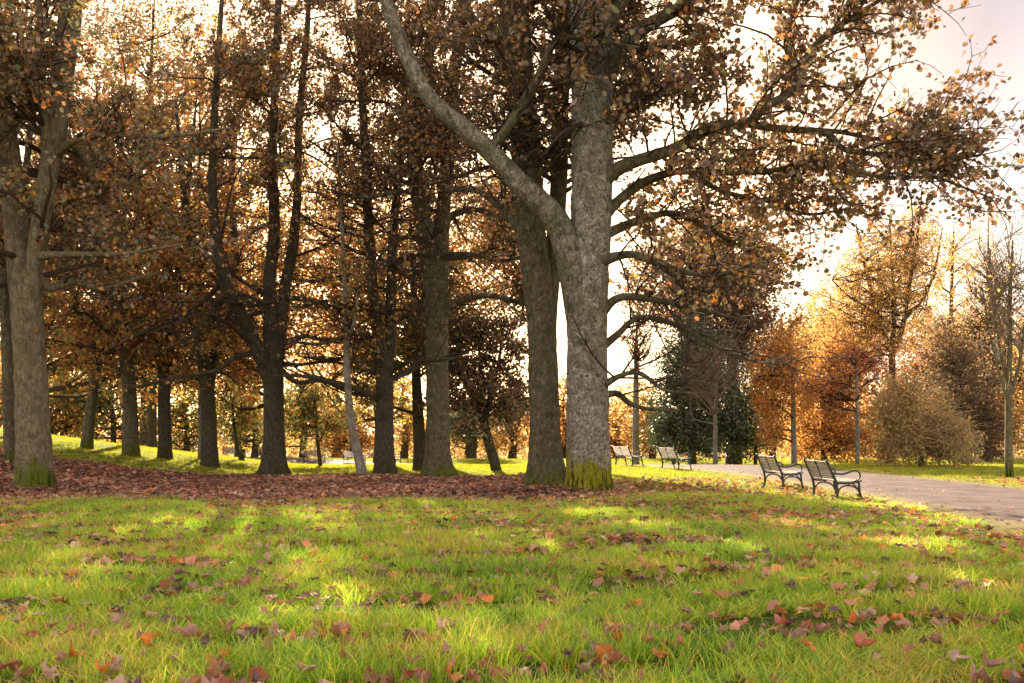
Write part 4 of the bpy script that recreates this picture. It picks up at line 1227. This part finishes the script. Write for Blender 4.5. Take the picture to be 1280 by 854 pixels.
def bar(pts, r, sides=8, K=16, taper=None):
    C = catmull(np.asarray(pts, float), K)
    R = np.full(K, r) if taper is None else np.interp(np.linspace(0, 1, K), np.linspace(0, 1, len(taper)), taper)
    V, Q = tubes(C[None], R[None], sides)
    caps = [list(range(sides))[::-1], list(range((K - 1) * sides, K * sides))]
    return V, Q, caps

def join_bars(bars):
    V = []; Q = []; caps = {}; off = 0
    for v, q, c in bars:
        V.append(v); Q.append(q + off)
        for f in c:
            caps.setdefault(len(f), []).append([i + off for i in f])
        off += len(v)
    return np.concatenate(V), [np.concatenate(Q)] + [np.array(f) for f in caps.values()]

HB = 0.75
def make_bench(label, iron, wood, group):
    root = empty("park_bench", (0, 0, 0), label, "bench", group)
    bx = lambda t: np.interp(t, [0.40, 0.62, 0.86], [0.015, -0.075, -0.175])
    for y in (-HB, HB):
        bars = [
            bar([(0.035, y, -.03), (0.03, y, .03), (0.05, y, .16), (0.035, y, .30), (0.015, y, .41), (-0.06, y, .58), (-0.13, y, .74), (-0.185, y, .87)], .026, taper=[.034, .03, .029, .03, .031, .028, .025, .027]),
            bar([(0.585, y, -.03), (0.575, y, .02), (0.535, y, .14), (0.515, y, .26), (0.505, y, .38)], .023, taper=[.03, .026, .025, .026, .028]),
            bar([(0.0, y, .40), (0.12, y, .375), (0.28, y, .37), (0.42, y, .39), (0.505, y, .40), (0.555, y, .44)], .02),
            bar([(0.055, y, .16), (0.10, y, .26), (0.19, y, .315), (0.29, y, .325), (0.39, y, .305), (0.48, y, .24), (0.53, y, .14)], .017),
            bar([(0.285, y, .32), (0.285, y, .375)], .016, K=3),
            bar([(-0.07, y, .60), (0.03, y, .575), (0.14, y, .565), (0.26, y, .595), (0.37, y, .635), (0.46, y, .635), (0.52, y, .585), (0.53, y, .52), (0.50, y, .46), (0.45, y, .43), (0.40, y, .42)], .021, K=26, taper=[.02, .021, .021, .023, .024, .022, .02, .02, .018, .015, .012]),
        ]
        V, Fs = join_bars(bars)
        mk("end_frame", V, Fs, iron, root)
    for x in (0.045, 0.525):
        a = bar([(x, -HB, .16), (x, -.62, .25), (x, -.4, .33), (x, -.13, .355), (x, .13, .355), (x, .4, .33), (x, .62, .25), (x, HB, .16)], .016, K=22)
        p = bar([(x, 0, .355), (x, 0, .42)], .016, K=3)
        V, Fs = join_bars([a, p])
        mk("arched_stretcher", V, Fs, iron, root)
    # back slats
    z0 = .475
    for k in range(9):
        z = z0 + k * .0425
        V, Q = boxes([(0, 0, 0)], [(.02, 2 * HB - .03, .031)])
        a = math.atan2(.19, .46)
        x = V[:, 0] * math.cos(a) + V[:, 2] * -math.sin(a); zz = V[:, 0] * math.sin(a) + V[:, 2] * math.cos(a)
        V = np.column_stack([x + bx(z) + .006, V[:, 1], zz + z])
        mk("slat", V, [Q], wood, root, smooth_shade=False)
    for k in range(8):
        x = .045 + k * .063
        z = .428 - .022 * math.sin(math.pi * k / 7)
        V, Q = boxes([(x, 0, z)], [(.05, 2 * HB - .03, .024)])
        mk("slat", V, [Q], wood, root, smooth_shade=False)
    # cast bracket in the middle of the back
    V1 = bar([(bx(.46) - .02, 0, .43), (bx(.62) - .022, 0, .62), (bx(.83) - .022, 0, .83)], .011, 6, 8)
    th = np.linspace(0, 2 * np.pi, 11)
    ring = bar([(bx(.79) - .026, .035 * math.cos(t), .79 + .03 * math.sin(t)) for t in th], .012, 6, 20)
    V, Fs = join_bars([V1, ring])
    mk("back_bracket", V, Fs, iron, root)
    return root

def kids(o):
    return [c for c in COL.objects if c.parent == o]

def copy_bench(src, label):
    r = src.copy(); COL.objects.link(r)
    r["label"] = label
    for ch in kids(src):
        c = ch.copy(); COL.objects.link(c); c.parent = r
    return r

BG = "benches along the park path"
b_near = make_bench("nearest slatted bench, weathered pale wood on black iron, at the edge of the path", M_IRON, M_WOOD, BG)
b_green = make_bench("slatted bench with green painted ironwork, right one of the farther pair by the path", M_IRON_GREEN, M_WOOD_DARK, BG)
bench_spots = [
    (b_near, None, 6.80, 21.75, 1.5),
    (b_near, "second nearest black iron bench, just behind the nearest one at the path edge", 6.78, 25.95, 3.0),
    (b_green, None, 6.20, 39.2, 16),
    (b_near, "bench just right of the pale grey trunk, left one of the farther pair", 4.85, 43.4, 22),
    (b_near, "far bench half hidden by the foot of the level armed sycamore", -8.75, 70.2, 48),
    (b_near, "far bench seen from behind, partly covered by the leaning thin stem", -11.45, 71.4, 66),
    (b_near, "far bench seen from behind, left of the sapling", -14.65, 72.8, 66),
    (b_near, "far bench half hidden by the left side of the three armed trunk", -18.1, 74.3, 72),
    (b_near, "farthest left bench on the path between the black ivied trunk and short leaning stem", -21.0, 74.8, 76),
]
for src, lab, x, y, a in bench_spots:
    o = src if lab is None else copy_bench(src, lab)
    z = float(gz(x + .2, y))
    if y > 50:
        z += 0.02
    o.location = (x, y, z + 0.012)
    o.rotation_euler = (0, 0, rad(a))

# ------------------------------------------------------------------ grass
def scatter_gn(name, pts, rot, scl, idx, variants, mat):
    me = bpy.data.meshes.new(name)
    n = len(pts)
    me.vertices.add(n)
    me.vertices.foreach_set("co", np.asarray(pts, np.float32).ravel())
    for nm, typ, arr, key in (("rot", 'FLOAT_VECTOR', rot, "vector"), ("scl", 'FLOAT_VECTOR', scl, "vector"), ("idx", 'INT', idx, "value")):
        a = me.attributes.new(nm, typ, 'POINT')
        a.data.foreach_set(key, np.asarray(arr, np.int32 if typ == 'INT' else np.float32).ravel())
    me.update()
    o = bpy.data.objects.new(name, me)
    COL.objects.link(o)
    src = bpy.data.collections.new(name + "_variants")
    for v in variants:
        src.objects.link(v)
    ng = bpy.data.node_groups.new(name, 'GeometryNodeTree')
    ng.interface.new_socket("Geometry", in_out='INPUT', socket_type='NodeSocketGeometry')
    ng.interface.new_socket("Geometry", in_out='OUTPUT', socket_type='NodeSocketGeometry')
    N, L = ng.nodes, ng.links
    gi = N.new("NodeGroupInput"); go = N.new("NodeGroupOutput")
    ci = N.new("GeometryNodeCollectionInfo")
    ci.inputs["Collection"].default_value = src
    ci.inputs["Separate Children"].default_value = True
    ci.inputs["Reset Children"].default_value = True
    iop = N.new("GeometryNodeInstanceOnPoints")
    iop.inputs["Pick Instance"].default_value = True
    L.new(gi.outputs[0], iop.inputs["Points"])
    L.new(ci.outputs[0], iop.inputs["Instance"])
    for nm, typ, sock in (("rot", 'FLOAT_VECTOR', "Rotation"), ("scl", 'FLOAT_VECTOR', "Scale"), ("idx", 'INT', "Instance Index")):
        at = N.new("GeometryNodeInputNamedAttribute")
        at.data_type = typ
        at.inputs["Name"].default_value = nm
        L.new(at.outputs["Attribute"], iop.inputs[sock])
    L.new(iop.outputs[0], go.inputs[0])
    md = o.modifiers.new("scatter", 'NODES')
    md.node_group = ng
    tag(o, kind="stuff")
    return o

def grass_material(name, stops):
    m, nt, n, l, out = new_mat(name)
    oi = n.new("ShaderNodeObjectInfo")
    at = n.new("ShaderNodeAttribute"); at.attribute_name = "Col"
    # patches of fresh and dry sward
    n1 = noise(n, l, oi.outputs["Location"], .55, 4, .6)
    ad = n.new("ShaderNodeMath"); ad.operation = 'MULTIPLY_ADD'
    l.new(oi.outputs["Random"], ad.inputs[0]); ad.inputs[1].default_value = .35; l.new(n1.outputs["Fac"], ad.inputs[2])
    r1 = ramp(n, stops)
    l.new(ad.outputs["Value"], r1.inputs["Fac"])
    c = mixc(n, l, 1.0, r1.outputs["Color"], at.outputs["Color"], 'MULTIPLY')
    df = n.new("ShaderNodeBsdfDiffuse"); l.new(c, df.inputs["Color"])
    tr = n.new("ShaderNodeBsdfTranslucent"); l.new(c, tr.inputs["Color"])
    mx = n.new("ShaderNodeMixShader"); mx.inputs["Fac"].default_value = .45
    l.new(df.outputs[0], mx.inputs[1]); l.new(tr.outputs[0], mx.inputs[2])
    gl = n.new("ShaderNodeBsdfGlossy"); gl.inputs["Roughness"].default_value = .45
    m2 = n.new("ShaderNodeMixShader"); m2.inputs["Fac"].default_value = .05
    l.new(mx.outputs[0], m2.inputs[1]); l.new(gl.outputs[0], m2.inputs[2])
    l.new(m2.outputs[0], out.inputs["Surface"])
    return m

M_GRASS = grass_material("grass_blade", [(.42, (.095, .21, .018)), (.56, (.28, .53, .024)), (.74, (.46, .60, .03)), (.90, (.54, .44, .09))])
M_LAWN_SUNLIT = grass_material("lawn_blade_sunlit", [(.45, (.20, .28, .016)), (.65, (.33, .39, .016)), (.85, (.44, .43, .02))])  # same grass made yellower: the sunlight on it is put into the colour

def tuft(seed, n, h0, h1, w, spread, lean, mat):
    rng = np.random.RandomState(seed)
    V = []; Q = []; T = []; C = []
    for k in range(n):
        a = rng.uniform(0, 6.283)
        r = spread * math.sqrt(rng.uniform())
        b = np.array([r * math.cos(a), r * math.sin(a), -.01])
        az = a + rng.normal() * .9
        h = rng.uniform(h0, h1)
        ln = lean * rng.uniform(.15, 1.3)
        dirv = np.array([math.cos(az), math.sin(az), 0])
        sw = rng.uniform(0, 6.283)
        side = np.array([math.cos(sw), math.sin(sw), 0])
        i = len(V)
        ts = (0, .4, .75, 1.0)
        dry = rng.uniform() < .10
        base = np.array([2.1, 1.3, 2.2]) if dry else rng.uniform(.6, 1.35) * np.array([1, 1, 1])
        for t in ts:
            c = b + dirv * (ln * h * t * t) + np.array([0, 0, h * t * (1 - .28 * ln * t)])
            ww = w * rng.uniform(.8, 1.2) * (1 - t ** 1.6) + .0002
            if t < 1:
                V += [c - side * ww * .5, c + side * ww * .5]; C += [base, base]
            else:
                V.append(c); C.append(base)
        Q += [(i, i + 1, i + 3, i + 2), (i + 2, i + 3, i + 5, i + 4)]
        T += [(i + 4, i + 5, i + 6)]
    return mk("grass_tuft", np.array(V), [np.array(Q), np.array(T)], mat, None, np.array(C), True, link=False)

def grass_points(rng, n, ylo, yhi, margin=1.0, pw=1.0):
    y = ylo + (yhi - ylo) * rng.uniform(size=n) ** pw
    hw = 0.5145 * y + margin
    x = rng.uniform(-1, 1, n) * hw
    return x, y

def place_grass(name, label, seed, n, ylo, yhi, variants, smin, smax, pw=1.0, thin=True):
    rng = np.random.RandomState(seed)
    x, y = grass_points(rng, n, ylo, yhi, 1.2, pw)
    # keep count even per area
    keep = rng.uniform(size=n) < (0.5145 * y + 1.2) / (0.5145 * yhi + 1.2)
    lm = litter_mask(x, y)
    pd = path_dist(x, y)
    e = PATH_HALF + 0.15 * vnoise(x * 3, y * 3, 8)
    keep &= (pd > e - 0.05)
    keep &= rng.uniform(size=n) > lm * (0.985 - .5 * smooth(.5, 1.0, vnoise(x * 1.3, y * 1.3, 78)))
    patch = 0.5 + 0.5 * vnoise(x * 1.5, y * 1.5, 21)
    bare = 0.5 + 0.5 * vnoise(x * 3.4, y * 3.4, 22)
    if thin:
        keep &= rng.uniform(size=n) > 0.95 * smooth(0.46, 0.78, bare)
    # short and thin close to the path
    x, y, patch, pd = x[keep], y[keep], patch[keep], pd[keep]
    m = len(x)
    z = gz(x, y)
    h = smin + (smax - smin) * (0.6 * patch + 0.4 * rng.uniform(size=m) ** 1.5)
    h *= 0.45 + 0.55 * smooth(PATH_HALF, PATH_HALF + 2.0, pd)
    w = smin + (smax - smin) * rng.uniform(0.3, 0.9, m)
    rot = np.column_stack([rng.normal(size=m) * .12, rng.normal(size=m) * .12, rng.uniform(0, 6.283, m)])
    scl = np.column_stack([w, w, h])
    o = scatter_gn(name, np.column_stack([x, y, z]), rot, scl, rng.randint(0, len(variants), m), variants, M_GRASS)
    o["label"] = label
    o["category"] = "grass"
    return o

near_v = [tuft(300 + k, 24, .05, .17, .0068, .075, 1.0, M_GRASS) for k in range(10)]
far_v = [tuft(340 + k, 26, .04, .085, .010, .16, .8, M_LAWN_SUNLIT) for k in range(6)]
place_grass("long_grass", "tufted green grass in front of the trees", 31, 66000, 4.6, 22.0, near_v, .5, 1.85)
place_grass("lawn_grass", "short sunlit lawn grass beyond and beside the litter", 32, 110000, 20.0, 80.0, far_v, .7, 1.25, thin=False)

# ------------------------------------------------------------------ leaf litter and fallen leaves
def fallen_leaf_verts(rng, size, curl, fold, twist):
    pts, faces = MAPLE
    extra = np.array([(0, .3)])
    x = pts[:, 0]; y = pts[:, 1] - .4
    z = curl * (x * x * 1.6 + y * y * .9) + fold * np.abs(x) + twist * x * y * 1.5 + rng.normal(size=len(x)) * .05
    return np.column_stack([x, y, z]) * size

def add_center(pts):
    return pts

def litter(name, label, seed, x, y, pal, size, lift, tilt, tmpl=MAPLE):
    rng = np.random.RandomState(seed)
    n = len(x)
    pts = tmpl[0]; faces = tmpl[1]
    X = pts[:, 0][None, :] * np.ones((n, 1)); Yv = (pts[:, 1] - .4)[None, :] * np.ones((n, 1))
    curl = rng.uniform(-.35, .75, n)[:, None]; fold = rng.uniform(-.3, .7, n)[:, None]; tw = rng.uniform(-.5, .5, n)[:, None]
    Z = curl * (X * X * 1.5 + Yv * Yv * .8) + fold * np.abs(X) + tw * X * Yv + rng.normal(size=X.shape) * .05
    s = size * rng.uniform(.6, 1.25, n)[:, None]
    X, Yv, Z = X * s, Yv * s, Z * s
    # tilt then spin
    a = rng.normal(size=n)[:, None] * tilt
    Y2 = Yv * np.cos(a) - Z * np.sin(a); Z2 = Yv * np.sin(a) + Z * np.cos(a)
    b = rng.uniform(0, 6.283, n)[:, None]
    Xr = X * np.cos(b) - Y2 * np.sin(b); Yr = X * np.sin(b) + Y2 * np.cos(b)
    z0 = gz(x, y) + lift(rng, n)
    V = np.stack([Xr + x[:, None], Yr + y[:, None], Z2 + z0[:, None]], -1)
    V[..., 2] = np.maximum(V[..., 2], (gz(x, y) + .004)[:, None])
    k = len(pts)
    base = (np.arange(n) * k)[:, None]
    F_ = [np.concatenate([base + np.array(f)[None, :] for f in faces])]
    c = pick_cols(rng, pal, n) * rng.uniform(.5, 1.35, (n, 1)) * (1.25 + .3 * vnoise(x * .9, y * .9, 77))[:, None]
    o = mk(name, V.reshape(-1, 3), F_, M_LEAF_GROUND, None, np.repeat(c, k, 0), smooth_shade=False)
    tag(o, label, "leaves", kind="stuff")
    return o

PAL_FALL = [((.34, .155, .095), 6), ((.36, .20, .135), 4), ((.23, .11, .07), 4), ((.37, .15, .07), 2.2), ((.50, .20, .045), .9), ((.12, .066, .052), 4), ((.42, .29, .19), 2), ((.30, .22, .10), 1)]

def litter_points(seed, n, ylo, yhi):
    rng = np.random.RandomState(seed)
    x, y = grass_points(rng, n, ylo, yhi, 1.5)
    k = rng.uniform(size=n) < (0.5145 * y + 1.5) / (0.5145 * yhi + 1.5)
    x, y = x[k], y[k]
    k = rng.uniform(size=len(x)) < litter_mask(x, y) ** .8 * (1 - .75 * smooth(.45, .95, vnoise(x * 1.3, y * 1.3, 78)))
    return x[k], y[k]

lx, ly = litter_points(41, 120000, 18.0, 36.5)
lk = ly < 22.5
litter("leaf_litter", "front rim of the bank of fallen brown leaves beside the grass", 42, lx[lk], ly[lk], PAL_FALL, .13, lambda r, n: r.uniform(.005, .07, n), .4)
litter("leaf_litter", "deep bank of fallen brown leaves under the trees", 43, lx[~lk], ly[~lk], PAL_FALL, .14, lambda r, n: r.uniform(.005, .07, n), .4, HEX)

# leaves strewn over the grass; the ones that show largest are objects of their own
rng = np.random.RandomState(51)
n = 60000
sx, sy = grass_points(rng, n, 5.2, 30.0, .4)
dens = 0.30 + 0.30 * smooth(8, 17, sy) + 0.28 * smooth(-2, 2, sx) * smooth(13, 17, sy) * (1 - smooth(4.0, 6.6, sx)) + 0.6 * smooth(.35, .9, vnoise(sx * 1.7, sy * 1.7, 33))
dens += 0.4 * smooth(.46, .8, .5 + .5 * vnoise(sx * 3.4, sy * 3.4, 22)) * smooth(22, 16, sy)
dens *= 0.7 * (0.55 + .45 * smooth(5.6, 8.0, sy)) * 1.0
dens *= 0.7 + .8 * smooth(-.15, .75, vnoise(sx * 6.1, sy * 4.3, 91) + .5 * vnoise(sx * 1.9, sy * 1.2, 92))
dens *= (0.5145 * sy + .4) / (0.5145 * 30 + .4)
dens *= np.where(sy > 22, .5, 1) * (path_dist(sx, sy) > PATH_HALF + .3)
k = (rng.uniform(size=n) < dens * 1.1) & (litter_mask(sx, sy) < .35)
sx, sy = sx[k], sy[k]
order = np.argsort(sy)
sx, sy = sx[order], sy[order]
N_SOLO = 300
litter("scattered_leaves", "fallen leaves strewn over the farther grass", 52, sx[N_SOLO:], sy[N_SOLO:], PAL_FALL + [((.5, .16, .03), 1.6), ((.42, .16, .06), 4)], .108, lambda r, n: r.uniform(.035, .095, n), .5)

r2 = np.random.RandomState(57)
qx, qy = grass_points(r2, 9000, 12, 60, .5)
qk = (path_dist(qx, qy) < PATH_HALF + .2) & (r2.uniform(size=9000) < .25 + .75 * smooth(1.2, 2.6, path_dist(qx, qy)))
litter("path_leaves", "small dry leaves blown onto the path", 58, qx[qk], qy[qk], PAL_FALL, .085, lambda r, n: r.uniform(.03, .05, n), .3, KITE)

leaf_cols = [("dull pink brown", (.36, .19, .135)), ("rust brown", (.36, .16, .075)), ("bright orange", (.60, .19, .035)), ("pale tan", (.46, .30, .21)), ("dark purplish brown", (.15, .075, .07)), ("amber", (.52, .27, .05)), ("reddish", (.44, .14, .08))]
col_w = np.array([5, 6, 1.6, 3, 2.5, 1.2, 2.6]); col_w = col_w / col_w.sum()
forms = [("flattish", .25, .15, .2), ("cupped", 1.1, .35, .2), ("folded", .2, 1.15, .3), ("twisted", .5, .3, 1.5), ("arched", -1.0, -.3, .4)]
leaf_meshes = {}
def solo_leaf_mesh(ci, fi, var):
    key = (ci, fi, var)
    if key in leaf_meshes:
        return leaf_meshes[key]
    r = np.random.RandomState(700 + ci * 37 + fi * 7 + var)
    out = MAPLE[0] if var else np.array([(0, 0), (.16, .04), (.27, .2), (.33, .4), (.29, .62), (.17, .84), (0, 1.0), (-.15, .86), (-.31, .6), (-.34, .38), (-.25, .18), (-.14, .03)])
    out = out * (1 + .10 * r.normal(size=out.shape))
    ctr = np.array([[0, .32]]); inner = out * .55 + ctr * .45
    pts = np.concatenate([out, inner, ctr])
    x = pts[:, 0]; y = pts[:, 1] - .4
    _, cu, fo, tw = forms[fi]
    z = cu * (x * x * 1.5 + y * y * .8) + fo * np.abs(x) + tw * x * y * 1.6 + r.normal(size=len(x)) * .085
    V = np.column_stack([x * (1 - .25 * abs(fo)), y, z])
    m = len(out)
    quads = [(i, (i + 1) % m, m + (i + 1) % m, m + i) for i in range(m)]
    tris = [(m + i, m + (i + 1) % m, 2 * m) for i in range(m)]
    base = np.array(leaf_cols[ci][1])
    C = base[None, :] * (1 + .18 * r.normal(size=(len(pts), 1)))
    C[2 * m] *= 1.15
    o = mk("fallen_leaf", V, [np.array(quads), np.array(tris)], M_LEAF_GROUND, None, np.clip(C, .01, 1), True, link=False)
    me = o.data
    bpy.data.objects.remove(o)
    leaf_meshes[key] = me
    return me

LAND = ["below the broad tan trunk", "below the pale slender trunk", "below the grassy rise", "below the three armed tree", "below the leaning stem", "below the forked sycamore", "below the small tree",
        "below the grey sycamore", "below the farther benches", "below the dark beech", "below the nearest benches", "below the weeping shrub", "at the right edge"]
def where(x, y):
    px = 640 + F * x / y
    k = int(np.searchsorted([6.2, 6.9, 7.6, 8.3, 9.1, 10, 12, 15], y))
    d = ["at the very bottom", "close to the bottom", "in the nearest grass", "in the near grass", "in front grass", "in middle grass", "midway up the grass", "farther up the grass", "far up the grass"][k]
    side = LAND[int(np.searchsorted([85, 135, 270, 390, 470, 570, 650, 770, 860, 960, 1080, 1200], px))]
    return d + " " + side

placed = []
seen_labels = {}
for i in range(min(N_SOLO, len(sx))):
    ci = rng.choice(len(leaf_cols), p=col_w); fi = rng.randint(len(forms)); var = rng.randint(5)
    me = solo_leaf_mesh(ci, fi, var)
    o = bpy.data.objects.new("fallen_leaf", me)
    COL.objects.link(o)
    s = .128 * rng.uniform(.45, 1.08)
    o.location = (sx[i], sy[i], float(gz(sx[i], sy[i])) + rng.uniform(.045, .105))
    o.scale = (s, s, s)
    o.rotation_euler = (rng.normal() * .55, rng.normal() * .55, rng.uniform(0, 6.283))
    size_w = "small" if s < .08 else ("large" if s > .112 else "middling")
    shape_w = "oval" if var == 0 else "lobed"
    place = where(sx[i], sy[i])
    lab = "%s %s %s %s leaf %s" % (size_w, forms[fi][0], leaf_cols[ci][0], shape_w, place)
    placed.append((o, sx[i], sy[i], ci, fi, size_w, shape_w, place))
    tag(o, lab, "leaf", "leaves fallen on the grass")


# where two leaves would read alike, tell them apart by the leaf lying next to them
def settle_labels():
    from collections import Counter
    cnt = Counter(p[0]["label"] for p in placed)
    for p in placed:
        if cnt[p[0]["label"]] > 1:
            q = min((r for r in placed if r[0] is not p[0]), key=lambda r: (r[1] - p[1]) ** 2 + (r[2] - p[2]) ** 2)
            side = "left of" if (p[1] < q[1]) else "right of"
            land = next(a for a in LAND if p[7].endswith(a))
            p[0]["label"] = "%s %s leaf %s %s %s one %s" % (p[5], leaf_cols[p[3]][0], side, "a" if forms[q[4]][0][0] not in "a" else "an", forms[q[4]][0] + " " + leaf_cols[q[3]][0].split()[0], land)
settle_labels()
